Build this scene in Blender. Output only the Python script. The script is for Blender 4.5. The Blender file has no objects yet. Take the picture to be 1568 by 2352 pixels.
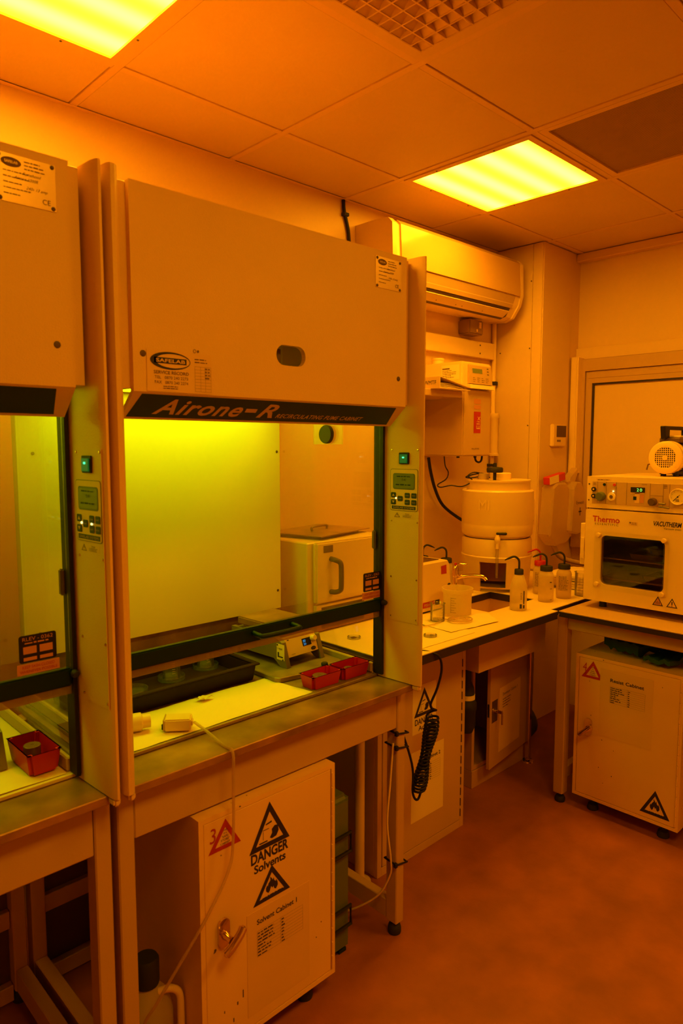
import bpy, bmesh, math, random
from mathutils import Vector, Matrix
random.seed(7)
sc = bpy.context.scene
COL = sc.collection
PI = math.pi
R = math.radians
# ------------------------------------------------------------------ camera
cd = bpy.data.cameras.new('camera'); cam = bpy.data.objects.new('camera', cd); COL.objects.link(cam)
cd.sensor_fit = 'VERTICAL'; cd.sensor_height = 36; cd.lens = 1589.5 / 2352 * 36
_a, _b = R(46.057), R(-5.458)
_f = Vector((math.cos(_a) * math.cos(_b), math.sin(_a) * math.cos(_b), math.sin(_b)))
_r = _f.cross(Vector((0, 0, 1))).normalized(); _u = _r.cross(_f)
cam.matrix_world = Matrix(((_r.x, _u.x, -_f.x, 0), (_r.y, _u.y, -_f.y, 0), (_r.z, _u.z, -_f.z, 1.53), (0, 0, 0, 1)))
cd.clip_start = .05; cd.dof.use_dof = True; cd.dof.focus_distance = 2.7; cd.dof.aperture_fstop = 5.6
sc.camera = cam
# ------------------------------------------------------------------ world, exposure, lamp colours
w = bpy.data.worlds.new('world'); sc.world = w; w.use_nodes = True
w.node_tree.nodes['Background'].inputs[0].default_value = (.02, .008, .001, 1)
w.node_tree.nodes['Background'].inputs[1].default_value = .0
sc.cycles.max_bounces = 8; sc.cycles.diffuse_bounces = 4; sc.cycles.glossy_bounces = 3; sc.cycles.transmission_bounces = 6; sc.cycles.transparent_max_bounces = 12
sc.cycles.use_light_tree = False; sc.cycles.use_adaptive_sampling = True; sc.cycles.adaptive_threshold = .03; sc.cycles.caustics_reflective = False; sc.cycles.caustics_refractive = False
sc.view_settings.view_transform = 'Standard'; sc.view_settings.look = 'None'
sc.view_settings.exposure = 0; sc.view_settings.gamma = 1; sc.view_settings.use_curve_mapping = False
PANEL = (1.0, .41, .004); PANEL_S = 26.0       # amber safelight ceiling panels
HOOD = (.74, 1.05, .003); HOOD_S = 5.6         # yellow lamp panel inside each fume cabinet
# ------------------------------------------------------------------ materials
MT = {}
def mat(name, col, rough=.5, metal=0, var=.0, vs=8, bump=0, bs=60, spec=.5, chips=0, chipcol=(.05, .03, .02)):
    col = (col[0], col[1] * .87, col[2] * .75)
    m = bpy.data.materials.new(name); m.use_nodes = True; nt = m.node_tree; N = nt.nodes; L = nt.links
    p = N['Principled BSDF']; p.inputs['Base Color'].default_value = (*col, 1)
    p.inputs['Roughness'].default_value = rough; p.inputs['Metallic'].default_value = metal
    p.inputs['Specular IOR Level'].default_value = spec
    tc = N.new('ShaderNodeTexCoord'); src = None
    if var:
        n = N.new('ShaderNodeTexNoise'); n.inputs['Scale'].default_value = vs; n.inputs['Detail'].default_value = 4
        L.new(tc.outputs['Object'], n.inputs['Vector'])
        r = N.new('ShaderNodeValToRGB'); r.color_ramp.elements[0].position = .3; r.color_ramp.elements[1].position = .7
        r.color_ramp.elements[0].color = (*[c * (1 - var) for c in col], 1)
        r.color_ramp.elements[1].color = (*[min(1, c * (1 + var * .6)) for c in col], 1)
        L.new(n.outputs['Fac'], r.inputs['Fac']); src = r.outputs['Color']
    if chips:
        n = N.new('ShaderNodeTexNoise'); n.inputs['Scale'].default_value = chips; n.inputs['Detail'].default_value = 2
        L.new(tc.outputs['Object'], n.inputs['Vector'])
        r = N.new('ShaderNodeValToRGB'); r.color_ramp.elements[0].position = .755; r.color_ramp.elements[1].position = .77
        r.color_ramp.elements[0].color = (0, 0, 0, 1); r.color_ramp.elements[1].color = (1, 1, 1, 1)
        L.new(n.outputs['Fac'], r.inputs['Fac'])
        mx = N.new('ShaderNodeMixRGB'); mx.inputs['Color1'].default_value = (*col, 1); mx.inputs['Color2'].default_value = (*chipcol, 1)
        if src: L.new(src, mx.inputs['Color1'])
        L.new(r.outputs['Color'], mx.inputs['Fac']); src = mx.outputs['Color']
    if src: L.new(src, p.inputs['Base Color'])
    if bump:
        n = N.new('ShaderNodeTexNoise'); n.inputs['Scale'].default_value = bs; n.inputs['Detail'].default_value = 4
        L.new(tc.outputs['Object'], n.inputs['Vector'])
        b = N.new('ShaderNodeBump'); b.inputs['Strength'].default_value = bump; b.inputs['Distance'].default_value = .002
        L.new(n.outputs['Fac'], b.inputs['Height']); L.new(b.outputs['Normal'], p.inputs['Normal'])
    MT[name] = m
    return m
def emit(name, col, s, base=(.05, .05, .05)):
    m = bpy.data.materials.new(name); m.use_nodes = True; p = m.node_tree.nodes['Principled BSDF']
    p.inputs['Base Color'].default_value = (*base, 1); p.inputs['Emission Color'].default_value = (*col, 1)
    p.inputs['Emission Strength'].default_value = s; MT[name] = m
    if not name.startswith('hood'): m.cycles.emission_sampling = 'NONE'
    return m
def clear(name, tint=(.97, .97, .94), refl=.06, rough=.02, dif=0, dcol=(.8, .7, .5), fres=.25):
    m = bpy.data.materials.new(name); m.use_nodes = True; nt = m.node_tree; N = nt.nodes; L = nt.links
    N.remove(N['Principled BSDF']); o = N['Material Output']
    t = N.new('ShaderNodeBsdfTransparent'); t.inputs[0].default_value = (*tint, 1)
    g = N.new('ShaderNodeBsdfGlossy'); g.inputs['Roughness'].default_value = rough
    fr = N.new('ShaderNodeLayerWeight'); fr.inputs['Blend'].default_value = .25
    mm = N.new('ShaderNodeMath'); mm.operation = 'MULTIPLY_ADD'; mm.inputs[1].default_value = fres; mm.inputs[2].default_value = refl
    L.new(fr.outputs['Fresnel'], mm.inputs[0])
    x = N.new('ShaderNodeMixShader'); L.new(mm.outputs[0], x.inputs[0]); L.new(t.outputs[0], x.inputs[1]); L.new(g.outputs[0], x.inputs[2])
    last = x
    if dif:
        d = N.new('ShaderNodeBsdfDiffuse'); d.inputs[0].default_value = (*dcol, 1)
        tr = N.new('ShaderNodeBsdfTranslucent'); tr.inputs[0].default_value = (*dcol, 1)
        dd = N.new('ShaderNodeMixShader'); dd.inputs[0].default_value = .5; L.new(d.outputs[0], dd.inputs[1]); L.new(tr.outputs[0], dd.inputs[2])
        y = N.new('ShaderNodeMixShader'); y.inputs[0].default_value = dif; L.new(x.outputs[0], y.inputs[1]); L.new(dd.outputs[0], y.inputs[2]); last = y
    L.new(last.outputs[0], o.inputs['Surface']); MT[name] = m; return m

mat('wall', (.75, .58, .37), .55, var=.05, vs=2, bump=.12, bs=90)
mat('ceiling_tile', (.67, .51, .32), .6, var=.04, vs=3, bump=.05, bs=40)
mat('grid_metal', (.70, .51, .31), .5)
mat('dark_void', (.02, .015, .01), .9)
mat('floor', (.36, .12, .05), .45, var=.22, vs=7, bump=.35, bs=30, chips=11, chipcol=(.20, .06, .025))
mat('hood_paint', (.76, .56, .33), .45, var=.03, vs=6, bump=.25, bs=300)
mat('hood_white', (.80, .72, .55), .4, var=.03, vs=2)
mat('frame_paint', (.55, .38, .22), .45, var=.04, vs=5, bump=.1, bs=250)
mat('enamel', (.84, .61, .35), .38, var=.06, vs=4, chips=38, chipcol=(.10, .05, .03))
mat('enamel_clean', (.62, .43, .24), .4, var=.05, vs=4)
mat('wood_cab', (.56, .34, .19), .5, var=.06, vs=5)
mat('steel', (.40, .25, .13), .34, .45, var=.45, vs=9, bump=.12, bs=30)
mat('steel_dull', (.36, .28, .18), .5, .6, var=.35, vs=14, bump=.2, bs=40)
mat('chrome', (.75, .65, .5), .12, 1)
mat('laminate', (.90, .78, .48), .35, var=.04, vs=3)
mat('edge_black', (.03, .018, .012), .5)
mat('black', (.014, .010, .007), .55, spec=.3)
mat('rubber', (.018, .014, .012), .7)
mat('black_tray', (.022, .008, .003), .5, var=.2, vs=20, spec=.2)
mat('green_dark', (.003, .020, .004), .45, spec=.25)
mat('green_sign', (.009, .022, .006), .5)
mat('green_knob', (.10, .13, .04), .5)
mat('green_case', (.11, .145, .03), .55, var=.08, vs=5, bump=.1)
mat('green_glove', (.010, .075, .014), .7, var=.3, vs=18, bump=.5, bs=40)
mat('red_plastic', (.46, .006, .004), .4)
mat('red', (.60, .03, .02), .5)
mat('white_plastic', (.82, .66, .42), .35, var=.03, vs=4)
mat('white_hot', (.80, .64, .40), .4)
mat('ac_gloss', (.60, .40, .18), .18, var=.02, vs=2)
mat('tank', (.78, .61, .36), .38, var=.04, vs=4, bump=.05, bs=50)
mat('paper', (.86, .76, .56), .8, var=.03, vs=6, bump=.1, bs=30)
mat('paper_dim', (.77, .55, .31), .7, var=.04, vs=6)
mat('plate_metal', (.66, .48, .28), .35, .5, var=.06, vs=12)
mat('sign_text', (.62, .40, .22), .5)
mat('ink', (.020, .012, .010), .6)
mat('ink_soft', (.16, .09, .05), .7)
mat('ink_red', (.45, .02, .015), .6)
mat('ink_blue', (.05, .12, .2), .6)
mat('grey_plastic', (.20, .17, .11), .5)
mat('grey_light', (.46, .34, .22), .45)
mat('switch_grey', (.28, .17, .10), .5)
mat('purifier', (.55, .38, .22), .4)
mat('bronze', (.20, .12, .065), .4, .6, var=.15, vs=20)
mat('lcd', (.16, .22, .035), .25)
mat('brown_dark', (.10, .055, .03), .6)
mat('oven_in', (.30, .19, .10), .35, .4)
mat('ceramic', (.72, .50, .29), .3, var=.05, vs=5)
mat('orange_panel', (.60, .27, .12), .6)
mat('pump_metal', (.16, .10, .06), .45, .3, var=.2, vs=30)
mat('mesh_panel', (.36, .22, .13), .6, var=.05, vs=20)
mat('gauge', (.85, .74, .55), .4)
emit('led_green', (.05, 1, .35), 2.2); emit('led_yellow', (1, .95, .25), 2.5); emit('led_digit', (.25, 1, .12), 1.6)
emit('led_blue', (.02, .35, .75), .9); emit('led_red', (1, .08, .01), .35); emit('switch_glow', (.0, .22, .03), .35, (.01, .06, .015))
clear('glass', (.99, .99, .97), .012); clear('glass_thin', (.99, .98, .95), .09, .04, .05, (.95, .88, .6), .8); clear('glass_oven', (.72, .66, .5), .04)  # glass_thin: pale diffuse share stands in for bright highlights on glass rims
clear('bottle_plastic', (.95, .9, .8), .04, .2, .62, (.92, .76, .5)); clear('bag_plastic', (.97, .93, .85), .04, .25, .52, (.92, .70, .42))
clear('sleeve', (.95, .92, .85), .04, .25, .5, (.85, .62, .35)); clear('liquid', (.95, .9, .7), .12, .05, .18, (.95, .85, .5)); clear('sash_lip', (.8, .6, .35), .1, .2, .3, (.55, .33, .16))  # liquid: yellowish diffuse share puts the glow of refracted light into its colour
def panel_mat():
    m = bpy.data.materials.new('light_diffuser'); m.use_nodes = True; nt = m.node_tree; N = nt.nodes; L = nt.links
    p = N['Principled BSDF']; p.inputs['Base Color'].default_value = (.8, .7, .4, 1); p.inputs['Emission Color'].default_value = (*PANEL, 1)
    tc = N.new('ShaderNodeTexCoord'); sp = N.new('ShaderNodeSeparateXYZ'); L.new(tc.outputs['Object'], sp.inputs[0])
    # four tubes behind the diffuser, running along x: brighter bands across y
    a = N.new('ShaderNodeMath'); a.operation = 'MULTIPLY'; a.inputs[1].default_value = 2 * PI / .131; L.new(sp.outputs['Y'], a.inputs[0])
    c = N.new('ShaderNodeMath'); c.operation = 'COSINE'; L.new(a.outputs[0], c.inputs[0])
    s = N.new('ShaderNodeMath'); s.operation = 'MULTIPLY_ADD'; s.inputs[1].default_value = -.36; s.inputs[2].default_value = .93; L.new(c.outputs[0], s.inputs[0])
    q = N.new('ShaderNodeMath'); q.operation = 'POWER'; q.inputs[1].default_value = 2.2; L.new(s.outputs[0], q.inputs[0])
    t = N.new('ShaderNodeMath'); t.operation = 'MULTIPLY'; t.inputs[1].default_value = PANEL_S; L.new(q.outputs[0], t.inputs[0])
    mc = N.new('ShaderNodeMixRGB'); mc.inputs['Color1'].default_value = (*PANEL, 1); mc.inputs['Color2'].default_value = (1, .44, .008, 1); L.new(s.outputs[0], mc.inputs['Fac']); L.new(mc.outputs[0], p.inputs['Emission Color'])
    L.new(t.outputs[0], p.inputs['Emission Strength']); MT['light_diffuser'] = m
panel_mat()
emit('hood_tube', HOOD, HOOD_S, (.8, .8, .6))
# ------------------------------------------------------------------ mesh helpers
def obj(name, bm, m, parent=None, smooth=False, ang=35):
    me = bpy.data.meshes.new(name); bmesh.ops.recalc_face_normals(bm, faces=bm.faces); bm.to_mesh(me); bm.free()
    if smooth:
        me.polygons.foreach_set('use_smooth', [True] * len(me.polygons)); me.set_sharp_from_angle(angle=R(ang))
    if m: me.materials.append(MT[m])
    o = bpy.data.objects.new(name, me); COL.objects.link(o); o.parent = parent
    return o
def add_box(bm, x0, x1, y0, y1, z0, z1, b=0, seg=1):
    r = bmesh.ops.create_cube(bm, size=1)
    for v in r['verts']:
        v.co = Vector(((x0 + x1) / 2 + v.co.x * (x1 - x0), (y0 + y1) / 2 + v.co.y * (y1 - y0), (z0 + z1) / 2 + v.co.z * (z1 - z0)))
    if b: bmesh.ops.bevel(bm, geom=list({e for v in r['verts'] for e in v.link_edges}), offset=b, segments=seg, affect='EDGES')
def box(name, m, p, x0, x1, y0, y1, z0, z1, b=.0015, seg=1):
    bm = bmesh.new(); add_box(bm, x0, x1, y0, y1, z0, z1, b, seg); return obj(name, bm, m, p, seg > 1)
def boxes(name, m, p, lst, b=.001):
    bm = bmesh.new()
    for q in lst: add_box(bm, *q, b)
    return obj(name, bm, m, p)
def each(name, m, p, lst, b=.001):
    return [box(name, m, p, *q, b) for q in lst]
def add_tube(bm, pts, r, n=10, cap=True):
    pts = [Vector(q) for q in pts]; rs = r if isinstance(r, (list, tuple)) else [r] * len(pts); rings = []; up = None
    for i, q in enumerate(pts):
        t = ((pts[min(i + 1, len(pts) - 1)] - pts[max(i - 1, 0)])).normalized()
        if up is None: up = Vector((0, 0, 1)) if abs(t.z) < .9 else Vector((1, 0, 0))
        s = t.cross(up).normalized(); up = s.cross(t).normalized()
        rings.append([bm.verts.new(q + rs[i] * (math.cos(2 * PI * k / n) * s + math.sin(2 * PI * k / n) * up)) for k in range(n)])
    for a, b in zip(rings, rings[1:]):
        for k in range(n): bm.faces.new((a[k], a[(k + 1) % n], b[(k + 1) % n], b[k]))
    if cap: bm.faces.new(rings[0]); bm.faces.new(rings[-1])
def tube(name, m, p, pts, r, n=10):
    bm = bmesh.new(); add_tube(bm, pts, r, n); return obj(name, bm, m, p, True, 50)
def spline(pts, k=8):
    P = [Vector(q) for q in pts]; P = [2 * P[0] - P[1]] + P + [2 * P[-1] - P[-2]]; out = []
    for i in range(1, len(P) - 2):
        a, b, c, d = P[i - 1:i + 3]
        for j in range(k):
            t = j / k
            out.append(.5 * ((2 * b) + (c - a) * t + (2 * a - 5 * b + 4 * c - d) * t * t + (3 * b - a - 3 * c + d) * t ** 3))
    out.append(P[-2]); return out
def add_lathe(bm, prof, loc, n=28, axis='z', cap=True):
    loc = Vector(loc); rings = []
    for r, z in prof:
        ring = []
        for k in range(n):
            a = 2 * PI * k / n; c = (r * math.cos(a), r * math.sin(a), z)
            if axis == 'x': c = (c[2], c[0], c[1])
            if axis == 'y': c = (c[0], c[2], c[1])
            ring.append(bm.verts.new(loc + Vector(c)))
        rings.append(ring)
    for a, b in zip(rings, rings[1:]):
        for k in range(n): bm.faces.new((a[k], a[(k + 1) % n], b[(k + 1) % n], b[k]))
    if cap and prof[0][0] > 1e-6: bm.faces.new(rings[0])
    if cap and prof[-1][0] > 1e-6: bm.faces.new(rings[-1])
    bmesh.ops.remove_doubles(bm, verts=bm.verts, dist=1e-6)
def lathe(name, m, p, prof, loc, n=28, axis='z', ang=40, cap=True):
    bm = bmesh.new(); add_lathe(bm, prof, loc, n, axis, cap); return obj(name, bm, m, p, True, ang)
def prism(name, m, p, poly, a0, a1, axis='z', smooth=False, b=0):
    """poly in the two remaining axes: z -> (x,y), x -> (y,z), y -> (x,z)"""
    bm = bmesh.new()
    def P(q, t): return {'z': (q[0], q[1], t), 'x': (t, q[0], q[1]), 'y': (q[0], t, q[1])}[axis]
    A = [bm.verts.new(P(q, a0)) for q in poly]; B = [bm.verts.new(P(q, a1)) for q in poly]; n = len(poly)
    for k in range(n): bm.faces.new((A[k], A[(k + 1) % n], B[(k + 1) % n], B[k]))
    bm.faces.new(A); bm.faces.new(B)
    if b: bmesh.ops.bevel(bm, geom=list(bm.edges), offset=b, segments=1, affect='EDGES')
    return obj(name, bm, m, p, smooth, 30)
def rrect(x0, x1, y0, y1, r, n=6):
    out = []
    for cx, cy, a in ((x1 - r, y1 - r, 0), (x0 + r, y1 - r, 90), (x0 + r, y0 + r, 180), (x1 - r, y0 + r, 270)):
        for k in range(n + 1): t = R(a + 90 * k / n); out.append((cx + r * math.cos(t), cy + r * math.sin(t)))
    return out
def holed(name, m, p, outer, holes, a0, a1, axis='y'):
    bm = bmesh.new()
    def P(q, t): return {'z': (q[0], q[1], t), 'x': (t, q[0], q[1]), 'y': (q[0], t, q[1])}[axis]
    loops = [outer] + holes; rings = []
    for t in (a0, a1):
        es = []; rr = []
        for lp in loops:
            vs = [bm.verts.new(P(q, t)) for q in lp]; rr.append(vs)
            for k in range(len(vs)): es.append(bm.edges.new((vs[k], vs[(k + 1) % len(vs)])))
        bmesh.ops.triangle_fill(bm, use_beauty=True, use_dissolve=True, edges=es); rings.append(rr)
    for A, B in zip(*rings):
        for k in range(len(A)): bm.faces.new((A[k], A[(k + 1) % len(A)], B[(k + 1) % len(A)], B[k]))
    return obj(name, bm, m, p)
def sheet(name, m, p, corners, z, t=.0012, amp=.004, nx=18, ny=12, seed=0):
    """a crumpled paper sheet between four (x,y) corners"""
    rnd = random.Random(seed); bm = bmesh.new(); ph = [rnd.uniform(0, 6) for _ in range(6)]
    a, b, c, d = [Vector(q) for q in corners]; g = []
    for i in range(nx + 1):
        row = []
        for j in range(ny + 1):
            u, v = i / nx, j / ny; q = (a * (1 - u) + b * u) * (1 - v) + (d * (1 - u) + c * u) * v
            h = abs(math.sin(u * 5 + ph[0]) * math.sin(v * 4 + ph[1])) * .5 + .3 * abs(math.sin(u * 11 + v * 7 + ph[2])) + .2 * rnd.random()
            row.append(bm.verts.new((q.x, q.y, z + .0006 + amp * h)))
        g.append(row)
    for i in range(nx):
        for j in range(ny): bm.faces.new((g[i][j], g[i + 1][j], g[i + 1][j + 1], g[i][j + 1]))
    r = bmesh.ops.extrude_face_region(bm, geom=bm.faces[:])
    for v in [x for x in r['geom'] if isinstance(x, bmesh.types.BMVert)]: v.co.z -= t * .5
    return obj(name, bm, m, p, True, 60)
def thing(name, label, cat, group=None):
    o = bpy.data.objects.new(name, None); o.empty_display_size = .05; COL.objects.link(o)
    return tag(o, label, cat, group)
def tag(o, label, cat, group=None):
    o['label'] = label; o['category'] = cat
    if group: o['group'] = group
    return o
def base(t, x, y, z):
    t.location = (x, y, z)
    for c in t.children: c.location = Vector(c.location) - Vector((x, y, z))
    return t
def struct(o, label=None, cat=None):
    o['kind'] = 'structure'
    if label: o['label'] = label
    if cat: o['category'] = cat
    return o
# ---- flat print: text and shapes laid on a plane
_fc = {}
def glyphs(s, shear=0, off=0, sp=1):
    k = (s, shear, off, sp)
    if k not in _fc:
        cu = bpy.data.curves.new('t', 'FONT'); cu.body = s; cu.shear = shear; cu.offset = off; cu.space_character = sp; cu.resolution_u = 3; cu.size = 1
        o = bpy.data.objects.new('t', cu); COL.objects.link(o); dg = bpy.context.evaluated_depsgraph_get()
        me = bpy.data.meshes.new_from_object(o.evaluated_get(dg)); vs = [(v.co.x, v.co.y) for v in me.vertices]; fs = [tuple(f.vertices) for f in me.polygons]
        bpy.data.objects.remove(o); bpy.data.curves.remove(cu); bpy.data.meshes.remove(me)
        xs = [v[0] for v in vs] or [0]; x0, x1 = min(xs), max(xs)
        _fc[k] = ([(x - x0, y) for x, y in vs], fs, max(x1 - x0, 1e-4))
    return _fc[k]
class Ink:
    def __init__(s, o, r, u, lift=.0006):
        s.r = Vector(r).normalized(); s.u = Vector(u).normalized(); s.o = Vector(o) + s.r.cross(s.u) * lift; s.v = []; s.f = []
    def put(s, x, y): s.v.append(s.o + s.r * x + s.u * y); return len(s.v) - 1
    def text(s, t, x, y, h, wd=None, al='l', shear=0, off=0, sp=1):
        """h: cap height; wd: forced total width; x,y: baseline start"""
        vs, fs, W = glyphs(t, shear, off, sp); k = h / .70; kx = wd / W if wd else k
        x0 = x - (W * kx / 2 if al == 'c' else W * kx if al == 'r' else 0); i0 = len(s.v)
        for a, b in vs: s.put(x0 + a * kx, y + b * k)
        s.f += [tuple(i + i0 for i in q) for q in fs]; return s
    def poly(s, pts): s.f.append(tuple(s.put(*q) for q in pts)); return s
    def rect(s, x0, x1, y0, y1): return s.poly([(x0, y0), (x1, y0), (x1, y1), (x0, y1)])
    def ring(s, outer, inner):
        n = len(outer); a = [s.put(*q) for q in outer]; b = [s.put(*q) for q in inner]
        for k in range(n): s.f.append((a[k], a[(k + 1) % n], b[(k + 1) % n], b[k]))
        return s
    def tri(s, pts, t):
        c = (sum(q[0] for q in pts) / 3, sum(q[1] for q in pts) / 3)
        return s.ring(pts, [(c[0] + (q[0] - c[0]) * (1 - t), c[1] + (q[1] - c[1]) * (1 - t)) for q in pts])
    def ell(s, cx, cy, rx, ry, n=24): return s.poly([(cx + rx * math.cos(2 * PI * k / n), cy + ry * math.sin(2 * PI * k / n)) for k in range(n)])
    def lines(s, x0, x1, y0, dy, n, h, seed=1, rag=.4):
        rr = random.Random(seed)
        for k in range(n):
            x = x0; e = x1 - (x1 - x0) * rag * rr.random()
            while x < e:
                q = min(e, x + h * rr.uniform(1.5, 5)); s.rect(x, q, y0 - k * dy, y0 - k * dy + h * rr.uniform(.7, 1)); x = q + h * .7
        return s
    def build(s, name, m, p):
        me = bpy.data.meshes.new(name); me.from_pydata(s.v, [], s.f); me.materials.append(MT[m]); o = bpy.data.objects.new(name, me); COL.objects.link(o); o.parent = p; return o
FLAME = [(-.30, 0), (-.48, .18), (-.5, .42), (-.40, .62), (-.36, .50), (-.28, .72), (-.12, .88), (-.14, 1.15), (.0, .98), (.06, .82), (.16, .98), (.20, .74), (.34, .60), (.36, .76), (.48, .5), (.5, .25), (.34, .03), (.2, .12), (.12, .35), (.04, .22), (-.06, .42), (-.16, .2), (-.2, .1)]
def screw(p, m, loc, ax, r=.004, name='screw'):
    return lathe(name, m, p, [(0, -.0005), (r, -.0005), (r * .9, .0012), (r * .45, .002), (0, .002)] if ax[0] != '-' else [(0, .0005), (r, .0005), (r * .9, -.0012), (r * .45, -.002), (0, -.002)], loc, 10, ax[-1])
# ================================================================== the room
CZ = 2.592
struct(box('floor', 'floor', None, -1.6, 3.8, -1.8, 2.3, -.06, 0, 0), 'reddish vinyl laboratory floor', 'floor')
struct(box('wall_left', 'wall', None, -1.6, 3.8, 2.24, 2.30, 0, 2.7, 0), 'cream painted wall behind the fume cabinets', 'wall')
struct(box('wall_back', 'wall', None, 3.75, 3.81, -1.8, 2.24, 0, 2.7, 0), 'cream end wall with the window', 'wall')
struct(box('wall_right', 'wall', None, -1.6, 3.8, -1.86, -1.8, 0, 2.7, 0), 'cream wall of the room', 'wall')
struct(box('wall_front', 'wall', None, -1.66, -1.6, -1.8, 2.24, 0, 2.7, 0), 'cream wall of the room', 'wall')
cl = struct(box('ceiling', 'dark_void', None, -1.6, 3.8, -1.8, 2.3, 2.66, 2.72, 0), 'suspended ceiling of square painted metal tiles', 'ceiling')
gx = [1.576 + .6 * k for k in range(-5, 4)]; gy = [1.324 + .6 * k for k in range(-5, 2)]
lights = [(.376, 1.324), (2.176, 1.324), (.376, -.476), (2.176, -.476)]; taken = lights + [(.976, .724), (2.176, .724)]
xs = [-1.6] + gx + [3.75]; ys = [-1.8] + gy + [2.24]
def near(a, b): return abs(a[0] - b[0]) < .01 and abs(a[1] - b[1]) < .01
tm = {}
for i in range(len(xs) - 1):
    for j in range(len(ys) - 1):
        if any(near((xs[i], ys[j]), t) for t in taken): continue
        wx, wy = xs[i + 1] - xs[i] - .026, ys[j + 1] - ys[j] - .026
        k = (round(wx, 3), round(wy, 3))
        if k not in tm:
            o = box('tile', 'ceiling_tile', cl, -wx / 2, wx / 2, -wy / 2, wy / 2, 0, .012, .003); tm[k] = o.data
        else:
            o = bpy.data.objects.new('tile', tm[k]); COL.objects.link(o); o.parent = cl
        o.location = ((xs[i] + xs[i + 1]) / 2, (ys[j] + ys[j + 1]) / 2, CZ + .003)
for x in gx: box('grid_bar', 'grid_metal', cl, x - .012, x + .012, -1.8, 2.24, CZ, CZ + .03, .001)
for y in gy:
    for i in range(len(xs) - 1): box('grid_bar', 'grid_metal', cl, xs[i] + .0125, xs[i + 1] - .0125, y - .012, y + .012, CZ, CZ + .03, .001)
box('edge_angle', 'grid_metal', cl, -1.6, 3.346, 2.222, 2.24, CZ - .002, CZ + .0005, .0005)
co = struct(box('column', 'wall', None, 3.348, 3.75, 1.952, 2.24, 0, CZ, 0), 'boxed-in corner column beside the window', 'column')
box('panel', 'wall', co, 3.342, 3.348, 2.010, 2.238, .86, CZ - .002, .001); box('panel', 'wall', co, 3.342, 3.348, 1.952, 2.006, .86, CZ - .002, .001)
box('panel', 'wall', co, 3.348, 3.64, 1.946, 1.952, .0, CZ - .002, .001)
for y, z in ((2.017, 2.05), (2.017, 1.64), (2.016, 2.40), (2.2, 2.04), (2.02, 1.25)): screw(co, 'brown_dark', (3.342, y, z), '-x', .004)
struct(box('trim_1', 'grid_metal', None, 3.70, 3.75, -1.8, 1.952, 2.548, CZ, .004), 'painted ledge under the ceiling along the end wall', 'trim')
struct(box('trim_2', 'wall', None, 3.725, 3.75, .2, 1.952, 2.012, 2.076, .003), 'flat band above the window frame', 'trim')
tr = struct(box('trim_3', 'white_plastic', None, 3.66, 3.735, 1.90, 1.9445, 1.375, 2.022, .002), 'tall white cable trunking between column and window', 'trim')
box('cover', 'white_hot', tr, 3.655, 3.66, 1.907, 1.937, 1.375, 2.020, .001)
wi = struct(holed('window_1', 'frame_paint', None, [(.3, .95), (1.941, .95), (1.941, 2.01), (.3, 2.01)], [[(.36, 1.0), (1.885, 1.0), (1.885, 1.946), (.36, 1.946)]], 3.71, 3.7495, 'x'), 'window in a wide grey frame with a blanked pane', 'window')
holed('sash_frame', 'frame_paint', wi, [(.362, 1.002), (1.883, 1.002), (1.883, 1.944), (.362, 1.944)], [[(.41, 1.05), (1.848, 1.05), (1.848, 1.878), (.41, 1.878)]], 3.722, 3.749, 'x')
holed('gasket', 'edge_black', wi, [(.409, 1.049), (1.8485, 1.049), (1.8485, 1.8785), (.409, 1.8785)], [[(.418, 1.058), (1.838, 1.058), (1.838, 1.869), (.418, 1.869)]], 3.728, 3.749, 'x')
box('pane', 'wall', wi, 3.738, 3.746, .418, 1.838, 1.058, 1.869, 0)
boxes('bead', 'frame_paint', wi, [(3.7195, 3.7225, .40, 1.870, 1.905, 1.925)])
# ------------------------------------------------------------------ ceiling fixtures
LL = ['bright square ceiling light above the nearer fume cabinet, cut off by the photo edge', 'bright square ceiling light beside the air conditioner',
      'square ceiling light out of shot, opposite the fume cabinets', 'square ceiling light out of shot, opposite the water tank']
for (x, y), lb in zip(lights, LL):
    t = thing('ceiling_light', lb, 'ceiling light', 'square amber ceiling lights'); cx, cy = x + .3, y + .3
    def sq(h): return [(-h, -h), (h, -h), (h, h), (-h, h)]
    holed('frame', 'grid_metal', t, sq(.2865), [sq(.262)], -.004, .02, 'z')
    bm = bmesh.new(); add_box(bm, -.262, .262, -.262, .262, .002, .006); obj('diffuser', bm, 'light_diffuser', t)
    for sx in (-1, 1):
        for q in (-.13, .13): screw(t, 'brown_dark', (sx * .274, q, -.004), '-z', .0035); screw(t, 'brown_dark', (q, sx * .274, -.004), '-z', .0035)
    t.location = (cx, cy, CZ)
t = thing('air_vent', 'square ceiling air vent with a grid of pyramid louvres', 'air vent')
def sq2(h): return [(-h, -h), (h, -h), (h, h), (-h, h)]
holed('frame', 'ceiling_tile', t, sq2(.2865), [sq2(.255)], -.002, .02, 'z'); box('duct', 'brown_dark', t, -.255, .255, -.255, .255, .03, .04, 0)
n = 12; c = .51 / n; wd = None; h = c / 2 * .90; hz = .030
hl = [[(x - h, y - h), (x + h, y - h), (x + h, y + h), (x - h, y + h)] for x in [-.255 + (i + .5) * c for i in range(n)] for y in [-.255 + (j + .5) * c for j in range(n)]]
holed('lattice', 'ceiling_tile', t, sq2(.2549), hl, -.0015, .001, 'z')
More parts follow.
